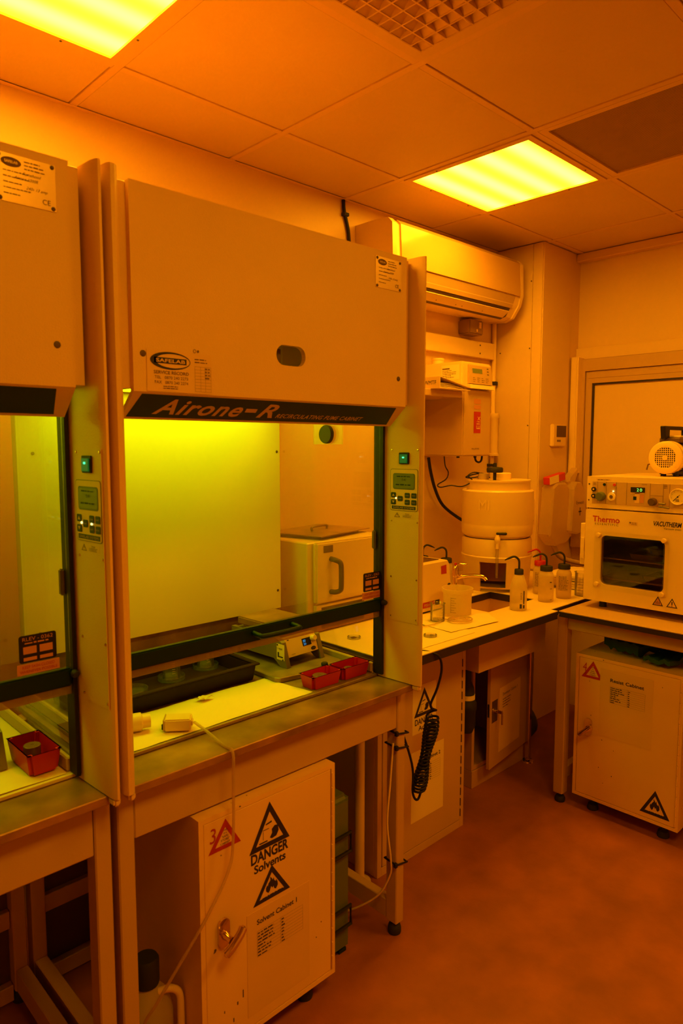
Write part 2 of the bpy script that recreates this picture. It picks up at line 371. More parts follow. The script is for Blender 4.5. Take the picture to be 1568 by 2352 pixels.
for i in range(n):
    for j in range(n):
        x, y = -.255 + (i + .5) * c, -.255 + (j + .5) * c
        if wd is None:
            bm = bmesh.new()
            v = [bm.verts.new(q) for q in ((-h, -h, 0), (-h, h, 0), (h, -h, 0), (h, h, 0), (-h, -h, hz), (-h, h, hz))]
            for q in ((4, 5, 3, 2), (0, 2, 4), (1, 5, 3), (0, 4, 5, 1)): bm.faces.new([v[k] for k in q])
            o = obj('louver', bm, 'ceiling_tile', t); wd = o.data
        else:
            o = bpy.data.objects.new('louver', wd); COL.objects.link(o); o.parent = t
        o.location = (x, y, .001)
        o.rotation_euler.z = (0 if x > 0 else PI) if abs(x) >= abs(y) else (PI / 2 if y > 0 else -PI / 2)
t.location = (1.276, 1.024, CZ)
t = thing('filter_panel', 'brown perforated square ceiling panel beside the bright light', 'ceiling panel')
holed('frame', 'grid_metal', t, sq2(.2865), [sq2(.262)], .0, .02, 'z'); bm = bmesh.new()
box('backing', 'brown_dark', t, -.262, .262, -.262, .262, .012, .016, 0)
for k in range(75):
    q = -.262 + .524 * (k + .5) / 75
    add_box(bm, q - .0022, q + .0022, -.262, .262, .006, .009); add_box(bm, -.262, .262, q - .0022, q + .0022, .0065, .0085)
o = obj('mesh_screen', bm, 'mesh_panel', t); o['kind'] = 'stuff'; t.location = (2.476, 1.024, CZ)

# ================================================================== fume cabinets and their stands
def hood(cx, num, lab, dxs):
    t = thing('fume_cabinet', lab, 'fume cabinet', 'recirculating fume cabinets'); W = .415
    # upper housing
    slot = rrect(cx - .05, cx + .041, 1.721, 1.769, .0235, 6)
    up = holed('front_panel', 'hood_paint', t, [(cx - W, 1.64), (cx + W, 1.64), (cx + W, 2.05), (cx - W, 2.05)], [slot], 1.30, 1.314, 'y')
    for x, z in ((cx - .393, 1.716), (cx + .383, 1.716)): screw(up, 'brown_dark', (x, 1.30, z), '-y', .007)
    box('filter_edge', 'brown_dark', up, cx - .06, cx - .013, 1.33, 1.34, 1.70, 1.763, 0); box('filter_face', 'hood_white', up, cx - .06, cx + .05, 1.40, 1.41, 1.70, 1.79, 0)
    boxes('housing', 'hood_paint', t, [(cx - W, cx + W, 1.46, 1.47, 1.70, 2.048), (cx - .4395, cx - W + .004, 1.3145, 1.40, 1.645, 2.048), (cx + W - .004, cx + .4395, 1.3145, 1.40, 1.645, 2.048), (cx - W, cx - W + .01, 1.315, 1.46, 1.70, 2.048), (cx + W - .01, cx + W, 1.315, 1.46, 1.70, 2.048), (cx - W, cx + W, 1.315, 1.93, 2.04, 2.049), (cx - .44, cx + .44, 1.92, 1.93, 1.70, 2.04), (cx - .44, cx + .44, 1.46, 1.92, 1.695, 1.7)])
    # slanted sign
    fa = prism('sign_board', 'hood_paint', t, [(1.30, 1.64), (1.314, 1.64), (1.366, 1.594), (1.358, 1.586)], cx - W, cx + W, 'x')
    d = Vector((0, .058, -.054)).normalized()
    def S(): return Ink((cx, 1.30, 1.64), (1, 0, 0), -d, .0005)
    k = S(); k.poly([(-.395, -.006), (.38, -.006), (.392, -.072), (-.408, -.072)]).build('sign_face', 'green_sign', fa)
    i2 = Ink((cx, 1.30, 1.64), (1, 0, 0), -d, .001)
    i2.text('Airone', -.354, -.060, .043, .226, shear=.35, off=.022, sp=1.1).text('R', -.080, -.060, .043, .052, shear=.35, off=.022); i2.rect(-.120, -.088, -.046, -.034)
    i2.text('RECIRCULATING FUME CABINET', -.022, -.060, .0135, .30, shear=.3, off=.016, sp=1.1).build('lettering', 'sign_text', fa)
    # posts: folded sheet uprights
    for s in (1, -1):
        pr = [(.440, 1.44), (.449, 1.285), (.452, 1.272), (.456, 1.2665), (.461, 1.267), (.4645, 1.273), (.466, 1.29), (.466, 1.44)] if s == 1 else [(.440, 1.44), (.447, 1.285), (.452, 1.272), (.46, 1.2655), (.468, 1.266), (.4725, 1.274), (.474, 1.29), (.474, 1.44)]
        po = prism('post', 'hood_paint', t, [(cx + s * x, y) for x, y in pr], .8225, 2.056, 'z', True)
        box('post_end', 'hood_paint', po, min(cx + s * .450, cx + s * .465), max(cx + s * .450, cx + s * .465), 1.27, 1.2985, .806, .8225, .004, 2)
        box('sash_channel', 'black', t, min(cx + s * .431, cx + s * .4395), max(cx + s * .431, cx + s * .4395), 1.40, 1.438, .8315, 1.69, .001)
        box('corner_post', 'grey_light', t, min(cx + s * .415, cx + s * .44), max(cx + s * .415, cx + s * .44), 1.905, 1.935, .8225, 1.694, .002)
        box('side_rail', 'grey_light', t, min(cx + s * .425, cx + s * .437), max(cx + s * .425, cx + s * .437), 1.44, 1.904, .8305, .862, .003)
        box('side_glass', 'glass', t, min(cx + s * .4385, cx + s * .442), max(cx + s * .4385, cx + s * .442), 1.442, 1.904, .863, 1.694, 0)
        if s == 1: pR = po
    # control strip on the right-hand post: its inner face looks along -x
    rr = Vector((.009, -.155, 0)).normalized(); uu = Vector((0, 0, 1)); nn = rr.cross(uu)
    O = Vector((cx + .440, 1.44, 0)) + nn * .0; 
    def at(y, z, l=0): q = (1.44 - y) / .155 * .009; return Vector((cx + .440 + q, y, z)) + nn * l
    def slab(name, m, par, y0, y1, z0, z1, th, l=0, rad=0):
        bm = bmesh.new(); pl = rrect(y0, y1, z0, z1, rad, 4) if rad else [(y0, z0), (y1, z0), (y1, z1), (y0, z1)]
        A = [bm.verts.new(at(y, z, l)) for y, z in pl]; B = [bm.verts.new(at(y, z, l + th)) for y, z in pl]; N = len(pl)
        for k in range(N): bm.faces.new((A[k], A[(k + 1) % N], B[(k + 1) % N], B[k]))
        bm.faces.new(A); bm.faces.new(B); return obj(name, bm, m, par)
    cp = slab('control_panel', 'hood_paint', t, 1.276, 1.386, 1.008, 1.524, .0012)
    for y in (1.375, 1.281):
        for z in (1.518, 1.309, 1.140, 1.02):
            q = at(y, z, .0012); lathe('screw', 'chrome', cp, [(0, 0), (.0032, 0), (.0026, -.0016), (0, -.0022)], q, 8, 'x')
    sw = slab('power_switch', 'black', cp, 1.311, 1.346, 1.477, 1.511, .004, .0012, .003); slab('rocker', 'switch_glow', sw, 1.3155, 1.3415, 1.4805, 1.5055, .003, .0052)
    slab('indicator', 'led_green', sw, 1.325, 1.332, 1.4945, 1.4985, .0006, .0082)
    kp = slab('keypad', 'grey_plastic', cp, 1.279, 1.380, 1.340, 1.463, .001, .0012, .007); slab('keypad_face', 'hood_paint', kp, 1.2805, 1.3785, 1.3415, 1.4615, .0004, .0022, .006)
    sb = slab('screen_border', 'green_knob', kp, 1.289, 1.369, 1.403, 1.450, .0004, .0026, .006); slab('screen', 'lcd', kp, 1.292, 1.366, 1.406, 1.447, .0006, .0026, .005)
    I = Ink(at(1.329, 0, .0034), rr, uu, 0); I.text('0.41', 0, 1.428, .007, al='c').lines(-.026, .026, 1.4395, .012, 1, .003).lines(-.03, .03, 1.415, .01, 1, .004, 3).build('screen_digits', 'green_dark', kp)
    for y, z in ((1.367, 1.386), (1.367, 1.365), (1.342, 1.376), (1.316, 1.386), (1.292, 1.386), (1.316, 1.366), (1.292, 1.366)):
        slab('button', 'green_sign', kp, y - .009, y + .009, z - .0075, z + .0075, .0012, .0026, .003)
    I = Ink(at(1.329, 0, .0042), rr, uu, 0)
    I.poly([(-.043, 1.3825), (-.033, 1.3825), (-.038, 1.390)]).poly([(-.043, 1.369), (-.038, 1.3615), (-.033, 1.369)])
    for x, z, s_ in ((-.013, 1.3745, 'FAN'), (.013, 1.3845, 'ON'), (.037, 1.3845, 'MUTE'), (.013, 1.3645, 'LIGHT'), (.037, 1.3645, 'RUN')): I.text(s_, x, z, .003, .011, 'c')
    I.build('button_marks', 'sign_text', kp)
    slab('maker_strip', 'green_sign', kp, 1.286, 1.373, 1.3445, 1.354, .0004, .0026); Ink(at(1.329, 0, .0034), rr, uu, 0).text('SAFELAB SYSTEMS', 0, 1.3467, .0052, .078, 'c').build('lettering', 'sign_text', kp)
    slab('indicator_lamp', 'led_yellow', kp, 1.355, 1.3595, 1.3745, 1.379, .002, .0026, .002)
    if num == '0362': slab('indicator_lamp', 'led_yellow', kp, 1.314, 1.3185, 1.3745, 1.379, .002, .0026, .002)
    dl = slab('danger_label', 'paper_dim', cp, 1.291, 1.368, 1.319, 1.335, .0003, .0012); I = Ink(at(1.329, 0, .0018), rr, uu, 0)
    I.tri([(-.036, 1.3205), (-.014, 1.3205), (-.025, 1.334)], .3).poly([(-.026, 1.329), (-.023, 1.329), (-.025, 1.323)]).text('Danger', .013, 1.3295, .0038, al='c').lines(-.004, .03, 1.3265, .0026, 3, .0013, 4, .2).build('label_print', 'ink_soft', dl)
    # rating plate and service card on the front panel
    x0 = cx + .288; pl = box('rating_plate', 'plate_metal', up, x0, x0 + .103, 1.2988, 1.30, 1.952, 2.034, .0004)
    for x in (x0 + .006, x0 + .097):
        for z in (1.957, 2.029): screw(pl, 'brown_dark', (x, 1.2988, z), '-y', .004)
    I = Ink((x0, 1.2988, 1.952), (1, 0, 0), (0, 0, 1)); I.ell(.026, .068, .017, .008).lines(.048, .092, .073, .006, 3, .002, 2).lines(.012, .06, .052, .0095, 5, .0017, 3, .5).text('CE', .078, .009, .009, .014)
    I.text('Fumehood', .045, .051, .005, shear=.4).text('Airone 1000R', .03, .042, .005, shear=.4).text('240v 13 amp', .05, .028, .005, shear=.4).build('plate_print', 'ink_soft', pl)
    Ink((x0, 1.2988, 1.952), (1, 0, 0), (0, 0, 1), .0009).text('SAFELAB', .026, .066, .0045, .022, 'c').build('logo_letters', 'plate_metal', pl)
    if num == '0363':
        ca = box('service_card', 'paper_dim', up, cx - .386, cx - .231, 1.2986, 1.2992, 1.6415, 1.726, 0); ax = cx - .386
        I = Ink((ax, 1.2986, 1.6415), (1, 0, 0), (0, 0, 1)); E = [(.0545 + .047 * math.cos(2 * PI * k / 32), .064 + .018 * math.sin(2 * PI * k / 32)) for k in range(32)]
        E2 = [(.060 + .040 * math.cos(2 * PI * k / 32), .064 + .0145 * math.sin(2 * PI * k / 32)) for k in range(32)]
        I.ring(E, E2).rect(.016, .092, .058, .070).build('logo', 'ink', ca)
        I = Ink((ax, 1.2986, 1.6415), (1, 0, 0), (0, 0, 1), .001); I.text('SAFELAB', .0545, .0605, .007, .068, 'c', off=.02).build('logo_letters', 'paper_dim', ca)
        I = Ink((ax, 1.2986, 1.6415), (1, 0, 0), (0, 0, 1)); I.text('SERVICE RECORD', .056, .0365, .0065, .082, 'c', off=.015).text('TEL   0870 240 2273', .056, .0265, .006, .078, 'c').text('FAX   0870 240 2274', .056, .0165, .006, .078, 'c').lines(.036, .072, .0105, .004, 2, .002, 2, .05)
        for k in range(9): I.rect(.112, .152, .004 + k * .0066, .0044 + k * .0066)
        for x in (.112, .126, .138, .152): I.rect(x, x + .0004, .004, .057)
        I.lines(.112, .15, .071, .006, 2, .0025, 5).lines(.137, .151, .052, .0066, 4, .003, 7, .3).build('card_print', 'ink_soft', ca)
        Ink((ax, 1.2995, 1.6415), (1, 0, 0), (0, 0, 1)).ring([(.113 + .004 * math.cos(k), .0895 + .004 * math.sin(k)) for k in [2 * PI * j / 12 for j in range(12)]], [(.113 + .003 * math.cos(k), .0895 + .003 * math.sin(k)) for k in [2 * PI * j / 12 for j in range(12)]]).ell(.1215, .0895, .0025, .003, 8).build('symbol', 'ink_soft', ca)
    # sash
    box('sash_glass', 'glass', t, cx - .43, cx + .43, 1.411, 1.415, 1.069, 1.70, 0)
    ba = box('sash_bar', 'green_dark', t, cx - .43, cx + .43, 1.404, 1.422, 1.0305, 1.0685, .003, 2); box('sash_lip', 'sash_lip', ba, cx - .43, cx + .43, 1.411, 1.415, 1.012, 1.03, 0)
    hz = 1.054; tube('handle', 'green_dark', ba, spline([(cx - .05, 1.404, hz), (cx - .05, 1.378, hz - .002), (cx - .038, 1.366, hz - .003), (cx + .065, 1.366, hz - .003), (cx + .077, 1.378, hz - .002), (cx + .077, 1.404, hz)], 5), .0065, 10)
    lathe('knob', 'rubber', ba, [(0, -.012), (.006, -.011), (.0085, -.004), (.0085, .002), (.005, .006), (0, .006)], (cx + .432, 1.396, 1.058), 14, 'y')
    box('latch', 'brown_dark', t, cx + .4215, cx + .4305, 1.424, 1.438, 1.219, 1.275, .003, 2)
    # inspection sticker on the sash
    sx = cx + .359 + dxs; st = prism('inspection_sticker', 'black', t, [(sx + x, z) for x, z in rrect(0, .074, 1.097, 1.153, .005, 4)], 1.4100, 1.4108, 'y')
    I = Ink((sx, 1.4100, 1.097), (1, 0, 0), (0, 0, 1)); I.text('RLEV - ' + num, .037, .0445, .0075, .060, 'c').lines(.011, .058, .0385, .004, 1, .0032, 2, .0)
    for x in (.008, .040): I.rect(x, x + .026, .018, .033); I.rect(x, x + .026, .004, .011)
    I.build('sticker_print', 'orange_panel', st)
    s2 = box('sash_notice', 'orange_panel', t, sx - .005, sx + .079, 1.4100, 1.4106, 1.073, 1.095, 0); Ink((sx - .005, 1.41, 1.073), (1, 0, 0), (0, 0, 1)).text('KEEP SASH CLOSED', .042, .0125, .0058, .064, 'c').text('WHENEVER POSSIBLE', .042, .0035, .0058, .074, 'c').build('notice_print', 'ink_red', s2)
    # back panel, floor tray, lamp
    bp = box('back_panel', 'hood_white', t, cx - .44, cx + .44, 1.898, 1.903, .955, 1.612, .001)
    box('back_header', 'hood_paint', t, cx - .414, cx + .414, 1.90, 1.906, 1.614, 1.694, 0)
    for x in (cx - .40, cx + .426):
        for z in (1.51, 1.02): screw(bp, 'brown_dark', (x, 1.898, z), '-y', .005)
    box('rear_wall', 'steel_dull', t, cx - .414, cx + .414, 1.925, 1.93, .832, .955, 0)
    box('floor_tray', 'steel_dull' if num == '0363' else 'hood_white', t, cx - .438, cx + .438, 1.425, 1.936, .8215, .83, .001)
    if num == '0363':
        pg = holed('port_plate', 'glass_thin', t, [(1.576, 1.535), (1.712, 1.535), (1.712, 1.60), (1.576, 1.60)], [], cx + .430, cx + .436, 'x')
        lathe('port_plug', 'rubber', pg, [(0, 0), (.028, 0), (.030, .004), (.030, .012), (.0, .012)], (cx + .418, 1.642, 1.567), 24, 'x')
    box('lamp_diffuser', 'hood_tube', t, cx - .38, cx + .38, 1.62, 1.87, 1.686, 1.690, 0)
    holed('lamp_frame', 'hood_white', t, [(cx - .40, 1.60), (cx + .40, 1.60), (cx + .40, 1.89), (cx - .40, 1.89)], [[(cx - .381, 1.619), (cx + .381, 1.619), (cx + .381, 1.871), (cx - .381, 1.871)]], 1.684, 1.6945, 'z')
    return base(t, cx, 1.6, .8215)
def stand(cx, lab):
    t = thing('cabinet_stand', lab, 'workbench', 'steel-topped stands under the fume cabinets'); L = (-.459, -.421); RR = (.438, .474)
    bm = bmesh.new(); add_box(bm, cx - .45, cx + .468, 1.30, 1.945, .801, .8205, .002); obj('worktop', bm, 'steel', t)
    box('front_apron', 'frame_paint', t, cx + L[1] + .001, cx + RR[0] - .001, 1.343, 1.357, .677, .80, .003)
    box('rear_rail', 'frame_paint', t, cx + L[1] + .001, cx + RR[0] - .001, 1.90, 1.92, .60, .66, .002); box('floor_rail', 'frame_paint', t, cx + L[1] + .001, cx + RR[0] - .001, 1.895, 1.92, .012, .058, .002); box('low_rear_rail', 'frame_paint', t, cx + L[1] + .001, cx + RR[0] - .001, 1.90, 1.92, .22, .27, .002)
    for a, b in (L, RR):
        for y in (1.341, 1.885):
            lg = box('leg', 'frame_paint', t, cx + a, cx + b, y, y + .044, .04, .80, .003)
            lathe('foot', 'rubber', lg, [(0, 0), (.02, 0), (.0215, .006), (.0215, .016), (.018, .028), (.012, .034), (.012, .05), (0, .05)], (cx + (a + b) / 2, y + .022, 0), 18)
        box('side_apron', 'frame_paint', t, cx + a + .01, cx + b - .01, 1.386, 1.884, .72, .80, .002)
        box('base_bar', 'frame_paint', t, cx + a + .002, cx + b - .002, 1.386, 1.884, .045, .105, .002)
    box('rear_panel', 'brown_dark', t, cx + L[1] + .001, cx + RR[0] - .001, 1.9205, 1.926, .02, .79, 0)
    return base(t, cx, 1.6, 0)
CR, CL = 1.09, .142
hood(CR, '0363', 'fume cabinet with service card on its front, second from the photo edge', 0)
hood(CL, '0362', 'fume cabinet cut off by the left photo edge, sash sticker 0362', -.031)
stand(CR, 'steel-topped stand under the central fume cabinet, cable-tied front leg')
stand(CL, 'steel-topped stand under the fume cabinet at the left photo edge')
# ================================================================== things inside the fume cabinets
FT = .83
t = thing('black_tray', 'shallow black plastic tray holding the glass dishes', 'tray')
def opentray(name, m, p, x0, x1, y0, y1, z0, z1, w, fl):
    bm = bmesh.new(); dx = .006
    def ring(i, z, e=0): return [bm.verts.new(q) for q in ((x0 + i + e, y0 + i + e, z), (x1 - i - e, y0 + i + e, z), (x1 - i - e, y1 - i - e, z), (x0 + i + e, y1 - i - e, z))]
    Rg = [ring(0, z0, dx), ring(0, z1), ring(w, z1), ring(w, z0 + fl, dx)]
    for a, b in zip(Rg, Rg[1:]):
        for k in range(4): bm.faces.new((a[k], a[(k + 1) % 4], b[(k + 1) % 4], b[k]))
    bm.faces.new(Rg[0]); bm.faces.new(Rg[-1])
    bmesh.ops.bevel(bm, geom=[e for e in bm.edges if abs(e.verts[0].co.z - e.verts[1].co.z) > .005], offset=.008, segments=2, affect='EDGES')
    return obj(name, bm, m, p, True, 40)
opentray('tray_shell', 'black_tray', t, .70, 1.225, 1.635, 1.875, FT + .0005, .875, .011, .006)
boxes('tray_rim', 'black_tray', t, [(.694, 1.231, 1.629, 1.645, .8752, .882), (.694, 1.231, 1.865, 1.881, .8752, .882), (.694, .710, 1.645, 1.865, .8752, .882), (1.215, 1.231, 1.645, 1.865, .8752, .882)], .002)
base(t, .96, 1.755, FT)
def dish(x, y, z, lab, r=.04):
    d = tag(lathe('petri_dish', 'glass_thin', None, [(0, 0), (r, 0), (r, .012), (r - .002, .012), (r - .002, .002), (0, .002)], (0, 0, 0), 32), lab, 'petri dish', 'glass dishes in the black tray'); d.location = (x, y, z)
def beaker(x, y, z, lab, r=.026, h=.07, fill=.012, cat='beaker', grp=None):
    b = thing('glass_beaker', lab, cat, grp)
    lathe('glass_wall', 'glass_thin', b, [(0, 0), (r, 0), (r, h - .004), (r + .003, h), (r + .001, h), (r - .0018, h - .005), (r - .0018, .002), (0, .002)], (0, 0, 0), 32)
    if fill: lathe('liquid', 'liquid', b, [(0, .0025), (r - .0022, .0025), (r - .0022, fill), (0, fill)], (0, 0, 0), 28)
    I = Ink((0, 0, 0), (1, 0, 0), (0, 0, 1)); 
    for k in range(6):
        q = h * .3 + k * h * .09; a0 = -2.0
        I.v += [Vector(((r + .0004) * math.cos(a0 + s), (r + .0004) * math.sin(a0 + s), q + dz)) for s, dz in ((0, 0), (.35, 0), (.35, .001), (0, .001))]; I.f.append(tuple(range(len(I.v) - 4, len(I.v))))
    I.build('graduation', 'paper', b); b.location = (x, y, z)
TZ = FT + .0068
dish(1.03, 1.80, TZ, 'round glass dish, middle of three in the black tray'); beaker(1.03, 1.80, TZ + .0022, 'small glass beaker standing in the middle dish of the black tray', grp='beakers in the black tray')
dish(1.165, 1.825, TZ, 'round glass dish nearest the hotplate in the black tray'); beaker(1.165, 1.825, TZ + .0022, 'small glass beaker standing in the dish nearest the hotplate', grp='beakers in the black tray')
dish(.895, 1.775, TZ, 'glass dish half hidden by the left post of the central cabinet')
tag(sheet('paper_wipe', 'paper', None, [(.70, 1.432), (1.270, 1.436), (1.240, 1.622), (.72, 1.625)], FT, amp=.004, seed=3, nx=26), 'creased white wipe spread in front of the black tray', 'paper')
tag(sheet('paper_scrap', 'paper', None, [(.985, 1.600), (1.00, 1.578), (1.035, 1.585), (1.01, 1.606)], FT + .006, amp=.012, seed=9, nx=6, ny=5), 'little curled scrap of wipe touching the black tray', 'paper')
t = thing('plug_adapter', 'small white block with a black pin and trailing cable', 'plug adapter')
box('case', 'white_hot', t, -.032, .032, -.022, .022, .0005, .030, .003, 2); box('metal_end', 'grey_light', t, -.0345, -.032, -.022, .022, .001, .030, .001); box('pin', 'black', t, -.040, -.0345, -.008, -.003, -.0, .014, .001)
box('strain_relief', 'white_plastic', t, .032, .036, -.010, .010, .008, .022, .002); t.location = (.856, 1.468, FT + .0056); t.rotation_euler.z = R(-38)
lathe_o = lathe('hose_fitting', 'white_hot', None, [(0, 0), (.021, 0), (.022, .003), (.022, .028), (.017, .031), (.017, .05), (.012, .05), (.012, .004), (0, .004)], (0, 0, 0), 24)
tag(lathe_o, 'short white plastic fitting lying by the white block', 'fitting'); lathe_o.rotation_euler = (0, R(90), R(-20)); lathe_o.location = (.757, 1.53, FT + .028)
tag(tube('power_cable', 'sleeve', None, spline([(.886, 1.444, .85), (.895, 1.40, .836), (.895, 1.33, .8235), (.892, 1.29, .822), (.890, 1.286, .76), (.885, 1.283, .62), (.868, 1.28, .545), (.80, 1.275, .46), (.74, 1.30, .36), (.705, 1.33, .28), (.69, 1.37, .2), (.685, 1.37, .08), (.69, 1.36, .006)], 8), .0036, 8), 'thin pale cable hanging over the stand edge to the floor', 'cable')
t = thing('steel_plate', 'worn flat steel plate under the hotplate', 'plate')
prism('plate_body', 'steel_dull', t, [(1.243, 1.575), (1.252, 1.56), (1.42, 1.532), (1.505, 1.56), (1.513, 1.60), (1.513, 1.86), (1.245, 1.885)], FT + .0005, FT + .016, 'z', b=.002); base(t, 1.38, 1.7, FT)
def hotplate(lab):
    t = thing('hotplate', lab, 'hotplate', 'laboratory hotplates')
    prof = [(0, .012), (.26, .012), (.26, .09), (.10, .105), (.05, .09), (.0, .03)]
    for x0, x1 in ((-.082, -.066), (.066, .082)):
        prism('side_cheek', 'grey_plastic', t, [(-.012, 0), (.018, 0), (.05, .022), (.23, .022), (.235, 0), (.26, 0), (.26, .088), (.04, .088), (.012, .076)], x0, x1, 'x')
    prism('body', 'grey_plastic', t, [(.026, .024), (.25, .024), (.25, .086), (.05, .086)], -.0655, .0655, 'x')
    fp = prism('control_face', 'white_hot', t, [(.0, .028), (.022, .026), (.038, .084), (.020, .0845)], -.0655, .0655, 'x')
    d = Vector((0, .020, .0565)).normalized()
    def K(l): return Ink((0, .0, .028), (1, 0, 0), d, l)
    K(.0005).rect(.004, .042, .022, .046).build('display', 'black', fp); K(.001).text('80', .008, .034, .008, .011).text('20', .008, .0245, .007, .011).build('digits', 'led_blue', fp)
    K(.0005).ell(.046, .009, .011, .006).lines(-.056, -.048, .052, .01, 1, .003).build('badge', 'ink', fp); K(.0008).text('stuart', .046, .0075, .004, .016, 'c').text('hotplate', -.05, .006, .0035).build('badge_print', 'ink_soft', fp)
    nrm = Vector((0, -d.z, d.y)); q = Vector((.05, 0, .028)) + d * .040
    kb = lathe('dial', 'white_hot', t, [(0, 0), (.010, 0), (.010, .012), (.008, .015), (0, .015)], (0, 0, 0), 18); kb.location = q; kb.rotation_euler = nrm.to_track_quat('Z', 'Y').to_euler()
    box('insulator', 'grey_light', t, -.066, .066, .062, .222, .0865, .098, .004); box('heating_plate', 'steel', t, -.078, .078, .05, .235, .0985, .124, .004, 2)
    s = box('test_label', 'paper', t, -.0828, -.0824, .000, .035, .022, .072, 0)
    Ink((-.0828, .036, .022), (0, -1, 0), (0, 0, 1)).text('1 YEAR', .004, .032, .006, .024).rect(.006, .012, .012, .024).rect(.006, .030, .008, .012).ell(.03, .002, .003, .003, 10).ell(.005, .046, .003, .003, 10).build('label_print', 'ink', s)
    return t
h1 = hotplate('grey hotplate with blue digits on the steel plate'); h1.location = (1.40, 1.625, FT + .0166); h1.rotation_euler.z = R(3)
h2 = hotplate('grey hotplate cut off by the left photo edge, before the red bin'); h2.location = (.396, 1.545, FT + .0046); h2.rotation_euler.z = R(2)
lc = lathe('bottle_cap', 'rubber', None, [(0, 0), (.010, 0), (.0105, .003), (.0105, .008), (.009, .010), (0, .010)], (0, 0, 0), 18); tag(lc, 'tiny black cap lying on the steel plate', 'cap'); lc.location = (1.425, 1.555, FT + .0166)
def bin_(x0, x1, y0, y1, h, lab, z=FT):
    t = thing('red_bin', lab, 'bin', 'red plastic parts bins'); opentray('bin_shell', 'red_plastic', t, x0, x1, y0, y1, z + .0004, z + h, .003, .003); return base(t, (x0 + x1) / 2, (y0 + y1) / 2, z)
bin_(1.275, 1.392, 1.438, 1.505, .038, 'red plastic bin with a steel disc, beside the wipes', FT + .0006)
bin_(1.395, 1.512, 1.438, 1.505, .038, 'red plastic bin by the right post of the central cabinet', FT + .0006)
def disc(x, y, z, r, h, lab):
    o = lathe('steel_disc', 'bronze', None, [(0, 0), (r, 0), (r, h - .001), (r - .001, h), (.004, h), (.0035, h - .001), (0, h - .001)], (0, 0, 0), 26); tag(o, lab, 'disc', 'loose steel parts in the bins'); o.location = (x, y, z)
disc(1.328, 1.470, FT + .0042, .022, .026, 'thick dark steel disc in the red bin by the wipes'); disc(1.45, 1.475, FT + .0042, .014, .02, 'small dark steel plug in the red bin by the right post')
bin_(.492, .564, 1.452, 1.585, .046, 'deep red bin in the fume cabinet at the left photo edge', FT + .0066)
disc(.529, 1.532, FT + .0102, .018, .034, 'upright dark metal cylinder in the deep red bin')
tag(box('metal_block', 'grey_light', None, .512, .540, 1.478, 1.492, FT + .0102, FT + .026, .001), 'small pale metal block in the deep red bin', 'block')
tag(sheet('paper_wipe', 'paper', None, [(-.24, 1.433), (.563, 1.433), (.56, 1.66), (-.2, 1.67)], FT, amp=.003, seed=5), 'white wipe on the floor of the cabinet at the photo edge', 'paper')
# ================================================================== floor cabinets
def hazard(I, kind, cx, y0, w, h):
    """triangle sign with its foot at y0"""
    I.tri([(cx - w / 2, y0), (cx + w / 2, y0), (cx, y0 + h)], .33)
    if kind == 'flame': I.poly([(cx + x * w * .32, y0 + h * .2 + y * h * .40) for x, y in FLAME])
    if kind == 'acid':
        I.poly([(cx + x * w, y0 + y * h) for x, y in ((.0, .19), (.06, .28), (.05, .36), (.12, .42), (.2, .40), (.22, .27), (.16, .17), (.05, .15))])
        I.rect(cx - .26 * w, cx - .06 * w, y0 + .13 * h, y0 + .16 * h); I.poly([(cx - .10 * w, y0 + .5 * h), (cx + .05 * w, y0 + .52 * h), (cx + .05 * w, y0 + .56 * h), (cx - .10 * w, y0 + .53 * h)])
        I.rect(cx - .17 * w, cx - .02 * w, y0 + .40 * h, y0 + .415 * h); I.rect(cx - .165 * w, cx - .155 * w, y0 + .2 * h, y0 + .38 * h)
    return I
